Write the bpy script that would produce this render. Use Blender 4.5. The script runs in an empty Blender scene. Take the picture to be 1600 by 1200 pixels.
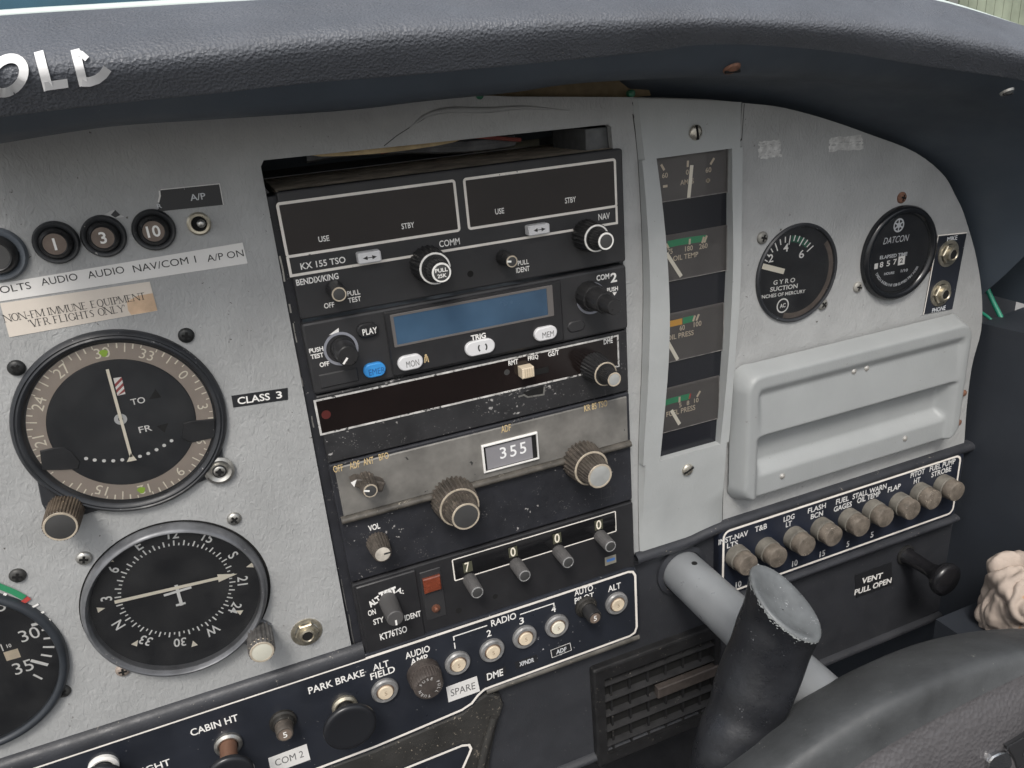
import bpy, math, random
from mathutils import Vector, Matrix
from mathutils.geometry import tessellate_polygon
import numpy as np
random.seed(7)
sc = bpy.context.scene
col = sc.collection
PI = math.pi
# ------------------------------------------------------------------ camera, sky, sun, exposure
F_PX, RV, CAM = 1191.04, (1.90367, -0.4258, 0.17091), (-25.36, -330.98, 37.67)   # mm, panel board is the plane y = 0
def rodrigues(r):
    r = np.array(r); th = np.linalg.norm(r); k = r / th
    K = np.array([[0, -k[2], k[1]], [k[2], 0, -k[0]], [-k[1], k[0], 0]])
    return np.eye(3) + math.sin(th) * K + (1 - math.cos(th)) * K @ K
RC = rodrigues(RV); CC = np.array(CAM)
cd = bpy.data.cameras.new('camera'); cam = bpy.data.objects.new('camera', cd); col.objects.link(cam)
cd.sensor_width = 36; cd.lens = 36 * F_PX / 1600; cd.clip_start = 0.005; cd.clip_end = 2000
m = Matrix.Identity(4)
for i in range(3):
    m[i][0] = RC[0][i]; m[i][1] = -RC[1][i]; m[i][2] = -RC[2][i]; m[i][3] = CC[i] / 1000
cam.matrix_world = m
sc.camera = cam
w = bpy.data.worlds.new('World'); sc.world = w; w.use_nodes = True
nt = w.node_tree; nt.nodes.clear()
sky = nt.nodes.new('ShaderNodeTexSky'); sky.sky_type = 'NISHITA'; sky.sun_disc = False
SUN_EL, SUN_AZ = math.radians(52), math.radians(205)     # azimuth clockwise from +Y: behind and left of the camera
sky.sun_elevation = SUN_EL; sky.sun_rotation = SUN_AZ
sky.air_density = 1.2; sky.dust_density = 4.0; sky.ozone_density = 1.0
hsv = nt.nodes.new('ShaderNodeHueSaturation'); hsv.inputs['Saturation'].default_value = 0.42   # thin overcast
bg = nt.nodes.new('ShaderNodeBackground'); bg.inputs['Strength'].default_value = 0.10
wo = nt.nodes.new('ShaderNodeOutputWorld')
nt.links.new(sky.outputs[0], hsv.inputs['Color']); nt.links.new(hsv.outputs[0], bg.inputs[0]); nt.links.new(bg.outputs[0], wo.inputs[0])
sd = bpy.data.lights.new('sun', 'SUN'); sd.energy = 1.25; sd.angle = math.radians(15); sd.color = (1, .96, .9)
sun = bpy.data.objects.new('sun', sd); col.objects.link(sun)
sv = Vector((math.sin(SUN_AZ) * math.cos(SUN_EL), math.cos(SUN_AZ) * math.cos(SUN_EL), math.sin(SUN_EL)))
sun.rotation_euler = sv.to_track_quat('Z', 'Y').to_euler()
vs = sc.view_settings; vs.view_transform = 'Standard'; vs.look = 'None'; vs.gamma = 1; vs.use_curve_mapping = False
vs.exposure = 0.62

# ------------------------------------------------------------------ helpers: millimetres, (x right, z up, d out of the panel)
def at(px, py, d=0):
    """the point at distance d in front of the panel board that the photograph shows at pixel (px, py)"""
    v = RC.T @ np.array([(px - 800) / F_PX, (py - 600) / F_PX, 1]); t = (-d - CC[1]) / v[1]
    P = CC + t * v
    return (float(P[0]), float(P[2]))
def at3(px, py, d): x, z = at(px, py, d); return (x, z, d)
def pxmm(px, py, n, d=0):   # n pixels of height there, in mm
    return at(px, py - n / 2, d)[1] - at(px, py + n / 2, d)[1]
def pxw(px, py, n, d=0):    # n pixels of width along a row there, in mm
    x, z = at(px, py, d)
    s = 1.0
    a = RC @ (np.array([x, -d, z]) - CC); b = RC @ (np.array([x + s, -d, z]) - CC)
    u = F_PX * (b[0] / b[2] - a[0] / a[2])
    return n / u

_txt = {}
def text_mesh(s, bold=0.0, shear=0.0):
    k = (s, bold, shear)
    if k in _txt: return _txt[k]
    cu = bpy.data.curves.new('t', 'FONT'); cu.body = s; cu.size = 1; cu.resolution_u = 3; cu.offset = bold; cu.shear = shear
    o = bpy.data.objects.new('t', cu); col.objects.link(o)
    dg = bpy.context.evaluated_depsgraph_get()
    me = bpy.data.meshes.new_from_object(o.evaluated_get(dg))
    V = [(v.co.x, v.co.y) for v in me.vertices]; Fc = [tuple(p.vertices) for p in me.polygons]
    Fc = [f if sum(V[f[i]][0] * V[f[(i + 1) % len(f)]][1] - V[f[(i + 1) % len(f)]][0] * V[f[i]][1] for i in range(len(f))) > 0 else f[::-1] for f in Fc]
    bpy.data.objects.remove(o); bpy.data.curves.remove(cu); bpy.data.meshes.remove(me)
    xs = [v[0] for v in V]; ys = [v[1] for v in V]
    x0, x1, y0, y1 = min(xs), max(xs), min(ys), max(ys)
    _txt[k] = ([((x - x0) / (x1 - x0) - .5, (y - y0) / (y1 - y0) - .5) for x, y in V], Fc, (x1 - x0) / (y1 - y0))
    return _txt[k]

def rrect(x0, z0, x1, z1, r=0, n=5):
    if r <= 0: return [(x0, z0), (x1, z0), (x1, z1), (x0, z1)]
    P = []
    for cx, cz, a in ((x1 - r, z0 + r, -PI / 2), (x1 - r, z1 - r, 0), (x0 + r, z1 - r, PI / 2), (x0 + r, z0 + r, PI)):
        for i in range(n + 1):
            t = a + PI / 2 * i / n; P.append((cx + r * math.cos(t), cz + r * math.sin(t)))
    return P
def circle(cx, cz, r, n=48, a0=0, a1=2 * PI):
    full = abs(a1 - a0 - 2 * PI) < 1e-6
    return [(cx + r * math.cos(a0 + (a1 - a0) * i / (n if full else n - 1)), cz + r * math.sin(a0 + (a1 - a0) * i / (n if full else n - 1))) for i in range(n)]
def area(P): return sum(P[i][0] * P[(i + 1) % len(P)][1] - P[(i + 1) % len(P)][0] * P[i][1] for i in range(len(P))) / 2
def inset(P, e):
    n = len(P); out = []
    for i in range(n):
        a, b, c = P[i - 1], P[i], P[(i + 1) % n]
        u = (b[0] - a[0], b[1] - a[1]); v = (c[0] - b[0], c[1] - b[1])
        lu = math.hypot(*u) or 1; lv = math.hypot(*v) or 1
        n1 = (-u[1] / lu, u[0] / lu); n2 = (-v[1] / lv, v[0] / lv)
        s = (n1[0] + n2[0], n1[1] + n2[1]); q = 1 + n1[0] * n2[0] + n1[1] * n2[1]
        q = max(q, .4); out.append((b[0] + e * s[0] / q, b[1] + e * s[1] / q))
    return out
def smooth_closed(P, it=2):
    for _ in range(it):
        Q = []
        for i in range(len(P)):
            a, b = P[i], P[(i + 1) % len(P)]
            Q += [tuple(.75 * x + .25 * y for x, y in zip(a, b)), tuple(.25 * x + .75 * y for x, y in zip(a, b))]
        P = Q
    return P
def spline(P, n):
    """Catmull-Rom through points, n samples"""
    P = [np.array(p, float) for p in P]; Q = [2 * P[0] - P[1]] + P + [2 * P[-1] - P[-2]]; out = []
    for i in range(n):
        t = (len(P) - 1) * i / (n - 1); k = min(int(t), len(P) - 2); t -= k
        a, b, c, e = Q[k:k + 4]
        out.append(tuple(.5 * ((2 * b) + (c - a) * t + (2 * a - 5 * b + 4 * c - e) * t * t + (3 * b - a - 3 * c + e) * t ** 3)))
    return out

class MB:
    def __init__(s): s.v = []; s.f = []; s.marks = []
    def add(s, V, F):
        k = len(s.v); s.v += [tuple(map(float, p)) for p in V]; s.f += [tuple(i + k for i in f) for f in F]; return s
    def poly(s, P, d, holes=(), dz=None):
        if area(P) < 0: P = P[::-1]
        allp = list(P)
        for h in holes: allp += list(h)
        T = tessellate_polygon([[Vector((x, z, 0)) for x, z in P]] + [[Vector((x, z, 0)) for x, z in h] for h in holes])
        F = []
        for t in T:
            a, b, c = (allp[i] for i in t)
            ar = (b[0] - a[0]) * (c[1] - a[1]) - (c[0] - a[0]) * (b[1] - a[1])
            if abs(ar) > 1e-9: F.append(t if ar > 0 else t[::-1])
        return s.add([(x, z, d if dz is None else dz(x, z)) for x, z in allp], F)
    def prism(s, P, d0, d1, bev=0, holes=()):
        if area(P) < 0: P = P[::-1]
        P = list(P); n = len(P)
        rings = [(P, d0), (P, d1 - bev)] if bev else [(P, d0)]
        top = inset(P, bev) if bev else P
        if bev:
            if bev > .6:
                rings.append((inset(P, bev * .3), d1 - bev * .3))
        rings.append((top, d1))
        for (A, da), (B, db) in zip(rings, rings[1:]):
            s.add([(x, z, da) for x, z in A] + [(x, z, db) for x, z in B], [(i, (i + 1) % n, n + (i + 1) % n, n + i) for i in range(n)])
        for h in holes:
            h = list(h)
            if area(h) > 0: h = h[::-1]
            k = len(h)
            s.add([(x, z, d0) for x, z in h] + [(x, z, d1) for x, z in h], [(i, (i + 1) % k, k + (i + 1) % k, k + i) for i in range(k)])
        return s.poly(top, d1, holes)
    def box(s, x0, z0, x1, z1, d0, d1, bev=0): return s.prism(rrect(min(x0, x1), min(z0, z1), max(x0, x1), max(z0, z1)), d0, d1, bev)
    def lathe(s, prof, cx, cz, n=48, knurl=None, cap=True):
        """prof: (r, d[, knurl depth]) from base to tip; knurl: number of ribs"""
        if knurl: n = knurl * 4
        V = []; F = []
        for p in prof:
            r, d = p[0], p[1]; kd = p[2] if len(p) > 2 else 0
            for i in range(n):
                a = 2 * PI * i / n; rr = r * (1 - kd) if (knurl and i % 4 in (2, 3)) else r
                V.append((cx + rr * math.cos(a), cz + rr * math.sin(a), d))
        for j in range(len(prof) - 1):
            for i in range(n): F.append((j * n + i, j * n + (i + 1) % n, (j + 1) * n + (i + 1) % n, (j + 1) * n + i))
        if cap: F.append(tuple((len(prof) - 1) * n + i for i in range(n)))
        return s.add(V, F)
    def ring(s, cx, cz, r0, r1, d, n=48, a0=0, a1=2 * PI):
        V = []; F = []; full = abs(a1 - a0 - 2 * PI) < 1e-6; k = n if full else n + 1
        for i in range(k):
            a = a0 + (a1 - a0) * i / n
            V += [(cx + r0 * math.cos(a), cz + r0 * math.sin(a), d), (cx + r1 * math.cos(a), cz + r1 * math.sin(a), d)]
        for i in range(n):
            j = (i + 1) % k; F.append((2 * i, 2 * i + 1, 2 * j + 1, 2 * j))
        return s.add(V, F)
    def ribbon(s, P, wd, d, closed=False):
        """flat line of width wd along P"""
        n = len(P); L = []; Rr = []
        for i in range(n):
            if closed or 0 < i < n - 1: a, b, c = P[i - 1], P[i], P[(i + 1) % n]
            elif i == 0: a, b, c = None, P[0], P[1]
            else: a, b, c = P[-2], P[-1], None
            N = []
            for p, q in ((a, b), (b, c)):
                if p is None or q is None: continue
                u = (q[0] - p[0], q[1] - p[1]); l = math.hypot(*u) or 1; N.append((-u[1] / l, u[0] / l))
            if len(N) == 1: o = N[0]
            else:
                t = 1 + N[0][0] * N[1][0] + N[0][1] * N[1][1]; t = max(t, .3); o = ((N[0][0] + N[1][0]) / t, (N[0][1] + N[1][1]) / t)
            L.append((b[0] + o[0] * wd / 2, b[1] + o[1] * wd / 2, d)); Rr.append((b[0] - o[0] * wd / 2, b[1] - o[1] * wd / 2, d))
        k = n if closed else n - 1
        return s.add(L + Rr, [(n + i, n + (i + 1) % n, (i + 1) % n, i) for i in range(k)])
    def quad(s, c, hx, hz, d, ang=0):
        ca, sa = math.cos(ang), math.sin(ang)
        return s.poly([(c[0] + x * ca - z * sa, c[1] + x * sa + z * ca) for x, z in ((-hx, -hz), (hx, -hz), (hx, hz), (-hx, hz))], d)
    def tube(s, path, r, n=12, cap=True):
        path = [np.array(p, float) for p in path]; rs = r if isinstance(r, (list, tuple)) else [r] * len(path)
        V = []; F = []; up = None
        for i, p in enumerate(path):
            t = path[min(i + 1, len(path) - 1)] - path[max(i - 1, 0)]; t /= np.linalg.norm(t)
            if up is None: up = np.array([0, 0, 1.0]) if abs(t[2]) < .9 else np.array([0, 1.0, 0])
            b = np.cross(t, up); b /= np.linalg.norm(b); up = np.cross(b, t)
            for k in range(n):
                a = 2 * PI * k / n; V.append(p + rs[i] * (math.cos(a) * b + math.sin(a) * up))
        for j in range(len(path) - 1):
            for i in range(n): F.append((j * n + i, j * n + (i + 1) % n, (j + 1) * n + (i + 1) % n, (j + 1) * n + i))
        if cap: F.append(tuple(range(n))[::-1]); F.append(tuple((len(path) - 1) * n + i for i in range(n)))
        F = [f[::-1] for f in F]
        return s.add(V, F)
    def grid(s, rows, closed=False):
        n = len(rows[0]); V = [p for r in rows for p in r]
        k = n if closed else n - 1
        return s.add(V, [(j * n + i, j * n + (i + 1) % n, (j + 1) * n + (i + 1) % n, (j + 1) * n + i) for j in range(len(rows) - 1) for i in range(k)])
    def text(s, t, x, z, d, h, wd=None, ang=0, bold=.018, shear=0, up=1):
        s.marks.append((len(s.v), len(s.f)))
        V, F, asp = text_mesh(t, bold, shear); wd = wd or h * asp; ca, sa = math.cos(ang), math.sin(ang)
        return s.add([(x + a * wd * ca - b * h * sa, z + a * wd * sa + b * h * ca, d) for a, b in V], F)
    def tpx(s, t, px, py, hpx, wpx=None, d=0, rot=None, bold=.018, shear=0):
        """text centred at a pixel of the photograph, hpx tall and wpx wide there; rot: pixel slope vector for stickers set askew"""
        x, z = at(px, py, d); ang = 0
        if rot:
            a = at(px - rot[0], py - rot[1], d); b = at(px + rot[0], py + rot[1], d); ang = math.atan2(b[1] - a[1], b[0] - a[0])
        return s.text(t, x, z, d, pxmm(px, py, hpx, d), pxw(px, py, wpx, d) if wpx else None, ang, bold, shear)

ORG = {}
def V3(x, z, d): return Vector((x / 1000, -d / 1000, z / 1000))
def tag(o, label=None, cat=None, group=None, kind=None):
    for k, v in (('label', label), ('category', cat), ('group', group), ('kind', kind)):
        if v: o[k] = v
    return o
def thing(name, label, cat, org=(0, 0, 0), group=None):
    o = bpy.data.objects.new(name, None); o.empty_display_size = .005; col.objects.link(o)
    o.location = V3(*org); ORG[o.name] = org
    return tag(o, label, cat, group)
def part(name, mb, mat, parent=None, org=None, smooth=40, label=None):
    if name == 'lettering' and len(mb.marks) > 1:        # every word a mesh of its own
        mk = [(0, 0)] + mb.marks[1:] + [(len(mb.v), len(mb.f))]
        for (v0, f0), (v1, f1) in zip(mk, mk[1:]):
            w_ = MB(); w_.v = mb.v[v0:v1]; w_.f = [tuple(i - v0 for i in q) for q in mb.f[f0:f1]]; o = part(name, w_, mat, parent, org, smooth)
        return o
    if parent is not None: org = ORG[parent.name]
    org = org or (0, 0, 0)
    me = bpy.data.meshes.new(name)
    me.from_pydata([((x - org[0]) / 1000, -(d - org[2]) / 1000, (z - org[1]) / 1000) for x, z, d in mb.v], [], mb.f)
    if smooth:
        for p in me.polygons: p.use_smooth = True
        me.set_sharp_from_angle(angle=math.radians(smooth))
    me.materials.append(mat); me.update()
    o = bpy.data.objects.new(name, me); col.objects.link(o); ORG[o.name] = org
    if parent is not None: o.parent = parent
    else: o.location = V3(*org)
    if label: o['label'] = label
    return o
def solo(name, label, cat, mb, mat, group=None, org=None, smooth=40, kind=None):
    if org is None:
        a = np.array(mb.v); org = tuple((a.min(0) + a.max(0)) / 2)
    return tag(part(name, mb, mat, None, org, smooth), label, cat, group, kind)
def copy_tree(o, x, z, d, label=None, parent=None):
    c = o.copy(); col.objects.link(c)
    if parent is None: c.location = V3(x, z, d)
    else: c.parent = parent
    if label: c['label'] = label
    for ch in [q for q in col.objects if q.parent == o]: copy_tree(ch, 0, 0, 0, None, c)
    ORG[c.name] = (x, z, d)
    return c

# ------------------------------------------------------------------ materials
_m = {}
def mat(name, c, rough=.5, metal=0, mott=0, mscale=60, bump=0, bscale=900, btype='noise', speck=None, spscale=900, spth=.7, emit=None, spec=.5, coat=0, streak=None, bdist=.0004):
    """c base colour; mott low-frequency tint variation; speck = colour of chips and dusty spots; bump = grain"""
    if name in _m: return _m[name]
    M = bpy.data.materials.new(name); M.use_nodes = True; n = M.node_tree.nodes; l = M.node_tree.links
    b = n['Principled BSDF']; b.inputs['Roughness'].default_value = rough; b.inputs['Metallic'].default_value = metal
    b.inputs['Specular IOR Level'].default_value = spec; b.inputs['Coat Weight'].default_value = coat
    tx = n.new('ShaderNodeTexCoord'); oi = n.new('ShaderNodeObjectInfo'); tc = n.new('ShaderNodeVectorMath'); tc.operation = 'MULTIPLY_ADD'
    cb = n.new('ShaderNodeCombineXYZ'); [l.new(oi.outputs['Random'], cb.inputs[i]) for i in range(3)]
    l.new(cb.outputs[0], tc.inputs[0]); tc.inputs[1].default_value = (3.1, 1.7, 2.3); l.new(tx.outputs['Object'], tc.inputs[2]); out = None
    def noise(scale, detail=4, ro=.6):
        q = n.new('ShaderNodeTexNoise'); q.inputs['Scale'].default_value = scale; q.inputs['Detail'].default_value = detail; q.inputs['Roughness'].default_value = ro
        l.new(tc.outputs[0], q.inputs['Vector']); return q
    rgb = n.new('ShaderNodeRGB'); rgb.outputs[0].default_value = (*c, 1); out = rgb.outputs[0]
    if mott:
        q = noise(mscale); r = n.new('ShaderNodeMapRange'); r.inputs[1].default_value = .3; r.inputs[2].default_value = .7
        r.inputs[3].default_value = 1 - mott; r.inputs[4].default_value = 1 + mott; l.new(q.outputs[0], r.inputs[0])
        x = n.new('ShaderNodeMix'); x.data_type = 'RGBA'; x.blend_type = 'MULTIPLY'; x.inputs['Factor'].default_value = 1
        l.new(out, x.inputs['A']); cm = n.new('ShaderNodeCombineColor')
        for i in range(3): l.new(r.outputs[0], cm.inputs[i])
        l.new(cm.outputs[0], x.inputs['B']); out = x.outputs['Result']
        rr = n.new('ShaderNodeMapRange'); rr.inputs[1].default_value = .3; rr.inputs[2].default_value = .7
        rr.inputs[3].default_value = max(rough - .12, .05); rr.inputs[4].default_value = min(rough + .12, 1)
        q2 = noise(mscale * 2.3); l.new(q2.outputs[0], rr.inputs[0]); l.new(rr.outputs[0], b.inputs['Roughness'])
    if speck:
        for (cc, ssc, th) in ([(speck, spscale, spth)] if not isinstance(speck, list) else speck):
            q = noise(ssc, 3, .65); q0 = noise(ssc * .12, 2)
            ad = n.new('ShaderNodeMath'); ad.operation = 'MULTIPLY_ADD'; l.new(q0.outputs[0], ad.inputs[0]); ad.inputs[1].default_value = .45; l.new(q.outputs[0], ad.inputs[2])
            r = n.new('ShaderNodeMapRange'); r.inputs[1].default_value = th + .21; r.inputs[2].default_value = th + .25; l.new(ad.outputs[0], r.inputs[0])
            x = n.new('ShaderNodeMix'); x.data_type = 'RGBA'; l.new(r.outputs[0], x.inputs['Factor']); l.new(out, x.inputs['A']); x.inputs['B'].default_value = (*cc, 1); out = x.outputs['Result']
    l.new(out, b.inputs['Base Color'])
    if bump:
        if btype == 'leather':
            v = n.new('ShaderNodeTexVoronoi'); v.feature = 'F1'; v.inputs['Scale'].default_value = bscale
            q = noise(bscale * .7, 3); mv = n.new('ShaderNodeMix'); mv.data_type = 'VECTOR'; mv.inputs['Factor'].default_value = .0012
            l.new(tc.outputs[0], mv.inputs['A']); l.new(q.outputs['Color'], mv.inputs['B']); l.new(mv.outputs['Result'], v.inputs['Vector'])
            h = v.outputs['Distance']
        elif btype == 'crinkle':
            v = n.new('ShaderNodeTexNoise'); v.inputs['Scale'].default_value = bscale; v.inputs['Detail'].default_value = 5; v.inputs['Distortion'].default_value = 1.2
            mp = n.new('ShaderNodeMapping'); mp.inputs['Scale'].default_value = (1, 1, .55); mp.inputs['Rotation'].default_value = (0, .5, 0)
            l.new(tc.outputs[0], mp.inputs[0]); l.new(mp.outputs[0], v.inputs['Vector'])
            h = v.outputs[0]
        else: h = noise(bscale, 5).outputs[0]
        bp = n.new('ShaderNodeBump'); bp.inputs['Strength'].default_value = bump; bp.inputs['Distance'].default_value = bdist; l.new(h, bp.inputs['Height']); l.new(bp.outputs[0], b.inputs['Normal'])
    if emit:
        b.inputs['Emission Color'].default_value = (*emit[0], 1); b.inputs['Emission Strength'].default_value = emit[1]
    _m[name] = M; return M
def glass_mat(name, tint=(1, 1, 1), f=1.0, rough=.03, haze=.012):
    if name in _m: return _m[name]
    M = bpy.data.materials.new(name); M.use_nodes = True; n = M.node_tree.nodes; l = M.node_tree.links; n.clear()
    t = n.new('ShaderNodeBsdfTransparent'); t.inputs[0].default_value = (*tint, 1); g = n.new('ShaderNodeBsdfGlossy'); g.inputs['Roughness'].default_value = rough
    fr = n.new('ShaderNodeFresnel'); fr.inputs[0].default_value = 1.48; mu = n.new('ShaderNodeMath'); mu.operation = 'MULTIPLY'; mu.inputs[1].default_value = f
    x = n.new('ShaderNodeMixShader'); o = n.new('ShaderNodeOutputMaterial')
    l.new(fr.outputs[0], mu.inputs[0]); l.new(mu.outputs[0], x.inputs[0]); l.new(t.outputs[0], x.inputs[1]); l.new(g.outputs[0], x.inputs[2])
    df = n.new('ShaderNodeBsdfDiffuse'); df.inputs[0].default_value = (.6, .6, .58, 1); x2 = n.new('ShaderNodeMixShader'); tx = n.new('ShaderNodeTexCoord')      # pale uneven haze mixed into the pane, imitating reflected glare
    q = n.new('ShaderNodeTexNoise'); q.inputs['Scale'].default_value = 70; q.inputs['Detail'].default_value = 6; l.new(tx.outputs['Object'], q.inputs['Vector'])
    r = n.new('ShaderNodeMapRange'); r.inputs[1].default_value = .35; r.inputs[2].default_value = .75; r.inputs[3].default_value = haze * .3; r.inputs[4].default_value = haze * 2
    l.new(q.outputs[0], r.inputs[0]); l.new(r.outputs[0], x2.inputs[0]); l.new(x.outputs[0], x2.inputs[1]); l.new(df.outputs[0], x2.inputs[2]); l.new(x2.outputs[0], o.inputs[0])
    _m[name] = M; return M
GREY = mat('grey crackle paint', (.362, .368, .368), .45, mott=.09, mscale=45, bump=.7, bscale=430, btype='crinkle', bdist=.0007, speck=[((.10, .095, .085), 420, .75), ((.16, .15, .13), 160, .80)])
GREYC = mat('grey plastic cover', (.38, .395, .395), .5, mott=.06, mscale=40, bump=.3, bscale=600, btype='crinkle', speck=[((.14, .13, .12), 500, .77)])
GREYB = mat('grey moulded door', (.318, .332, .335), .48, mott=.05, mscale=30, bump=.22, bscale=700, btype='crinkle', speck=[((.16, .15, .13), 420, .76)])
LEATHER = mat('black grained vinyl', (.115, .124, .142), .5, mott=.14, mscale=25, bump=.6, bscale=1000, btype='leather', bdist=.0007, speck=[((.42, .40, .36), 900, .765)])
UNDER = mat('dark smooth vinyl', (.062, .078, .098), .55, mott=.15, mscale=15, bump=.1, bscale=900, speck=[((.2, .2, .19), 900, .78)])
DASH = mat('dark moulded plastic', (.035, .037, .043), .5, mott=.15, mscale=30, bump=.3, bscale=1200, speck=[((.28, .27, .25), 900, .76)])
BEAD = mat('dark worn trim', (.032, .034, .040), .45, mott=.25, mscale=50, bump=.3, bscale=900, speck=[((.26, .24, .21), 800, .72)])
BROWNBEAD = mat('dusty console plastic', (.036, .035, .033), .5, mott=.3, mscale=40, bump=.3, bscale=900, speck=[((.24, .21, .17), 700, .68)])
PLATE = mat('black anodised plate', (.020, .023, .031), .38, mott=.25, mscale=25, speck=[((.5, .5, .5), 500, .755)])
RBLK = mat('black radio face', (.021, .021, .023), .42, mott=.12, mscale=40, bump=.1, bscale=2500)
RBLK2 = mat('charcoal radio face', (.029, .029, .031), .5, mott=.1, mscale=40, bump=.12, bscale=2500)
RWORN = mat('chipped black radio face', (.024, .024, .026), .5, mott=.25, mscale=60, speck=[((.36, .35, .34), 480, .685), ((.30, .29, .28), 1400, .715)])
RWORN2 = mat('scuffed black radio face', (.021, .022, .027), .5, mott=.25, mscale=60, speck=[((.36, .35, .34), 420, .725), ((.25, .24, .23), 1400, .72)])
WORNGREY = mat('worn grey metal face', (.185, .178, .165), .5, mott=.4, mscale=45, metal=.2, speck=[((.32, .30, .26), 500, .74), ((.04, .04, .04), 300, .74)])
DARKGLASS = mat('dark display window', (.010, .0065, .006), .07, mott=.3, mscale=20, spec=.6)
WHITE = mat('white print', (.84, .83, .80), .6)
CREAMLINE = mat('aged white line', (.82, .78, .72), .6, mott=.08, mscale=90, speck=[((.12, .11, .10), 500, .745)])
WORNLINE = mat('rubbed metal line', (.55, .54, .52), .45, mott=.35, mscale=250, speck=[((.05, .05, .05), 600, .60)])
GOLD = mat('gold print', (.62, .47, .25), .55, mott=.2, mscale=300)
BLACKINK = mat('black ink', (.03, .03, .03), .6)
GREYINK = mat('grey ink', (.12, .12, .12), .6)
PAPER = mat('white label tape', (.74, .73, .71), .5, mott=.04)
BLACKTAPE = mat('black label tape', (.022, .023, .026), .35, speck=[((.5, .5, .5), 700, .77)])
KNOB = mat('black knob plastic', (.020, .020, .021), .36, mott=.2, mscale=120)
KNOBBR = mat('brown worn knob', (.075, .064, .054), .5, mott=.45, mscale=200, speck=[((.24, .20, .16), 800, .68)])
KNOBGR = mat('grey worn knob', (.12, .115, .115), .55, mott=.3, mscale=300, speck=[((.32, .30, .30), 1200, .70)])
KCAP = mat('dark knob cap', (.05, .05, .05), .5, mott=.1)
RINGW = mat('white knob ring', (.82, .81, .78), .4)
RINGC = mat('cream knob ring', (.55, .48, .38), .4, metal=.3, mott=.25, mscale=200)
STEEL = mat('dull steel', (.48, .47, .44), .36, metal=.9, mott=.25, mscale=250)
BRASS = mat('aged nickel', (.50, .46, .37), .36, metal=.85, mott=.3, mscale=250)
SILVERCAP = mat('satin cap', (.46, .47, .46), .42, metal=.35, mott=.12, mscale=150)
CREAM = mat('cream button', (.66, .56, .42), .5, mott=.15, mscale=150)
PALEBTN = mat('pale button', (.76, .72, .60), .5, mott=.06, mscale=150)
COLLAR = mat('worn grey collar', (.26, .26, .26), .5, mott=.35, mscale=200, metal=.3)
RUST = mat('rusty screw', (.20, .10, .065), .7, mott=.4, mscale=500, metal=.2)
BLACKSCREW = mat('black screw', (.025, .026, .026), .45, metal=.3, mott=.2, mscale=300)
HOLE = mat('dark hole', (.004, .004, .004), .9)
DIAL = mat('black dial', (.015, .016, .019), .5, mott=.15, mscale=30)
DIALGREY = mat('grey gauge face', (.085, .078, .076), .5, mott=.12, mscale=30)
TAN = mat('tan compass card', (.36, .305, .26), .6, mott=.08, mscale=80)
CREAMPRINT = mat('cream print', (.85, .79, .66), .6)
GREEN = mat('green arc', (.03, .24, .11), .55)
RED = mat('red mark', (.45, .06, .05), .55)
ORANGE = mat('orange mark', (.62, .33, .06), .55)
LIME = mat('lime dab', (.35, .55, .06), .6)
BEZEL = mat('black bezel', (.026, .028, .032), .42, mott=.3, mscale=80, speck=[((.30, .30, .30), 700, .715)])
BEZELGREY = mat('grey worn bezel', (.16, .165, .175), .4, metal=.35, mott=.4, mscale=60, speck=[((.34, .33, .32), 700, .72)])
GLASS = glass_mat('instrument glass', (1, 1, 1), .7)
CLEAR = glass_mat('windscreen', (.93, .97, .97), .6, haze=.01)
WHITEBTN = mat('white button', (.72, .72, .73), .4)
BLUEBTN = mat('blue button', (.045, .30, .72), .45)
LCD = mat('blue liquid crystal screen', (.035, .066, .105), .18, mott=.5, mscale=16, emit=((.03, .07, .13), .22))

# ------------------------------------------------------------------ setting: ground, floor, firewall
def big(name, P, mat_, kind='structure'):
    mb = MB(); mb.add(P, [tuple(range(len(P)))]); o = part(name, mb, mat_, None, (0, 0, 0), 0); o['kind'] = kind; return o
GROUNDM = mat('neutral grey ground', (.26, .255, .245), .9, mott=.2, mscale=.5)  # grey given to the unseen ground so bounced light stays neutral
GRASS = mat('mown grass', (.075, .13, .035), .9, mott=.4, mscale=.6)
big('ground', [(-400000, -1400, 400000), (400000, -1400, 400000), (400000, -1400, -400000), (-400000, -1400, -400000)], GROUNDM)
big('grass_field', [(-300000, -1394, -6000), (300000, -1394, -6000), (300000, -1394, -300000), (-300000, -1394, -300000)], GRASS)
FLOORM = mat('dark carpet', (.022, .022, .024), .95, mott=.3, mscale=40)
big('cabin_floor', [(-900, -640, 2600), (700, -640, 2600), (700, -640, -330), (-900, -640, -330)], FLOORM)
big('firewall', [(-700, -640, -330), (620, -640, -330), (620, -10, -330), (-700, -10, -330)], FLOORM)

# ------------------------------------------------------------------ instrument panel board
xl, zt = at(405, 251, 2)[0], at(700, 222, 2)[1]
edge = [at(*q, 2) for q in ((1507, 687), (1511, 631), (1519, 570), (1533, 516), (1534, 460), (1525, 400), (1507, 337), (1493, 306), (1473, 272), (1428, 237), (1359, 210), (1290, 186), (1222, 168), (1163, 161), (1100, 155), (987, 152), (800, 151))]
edge = spline(edge, 60)
XO1 = 159.3
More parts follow.
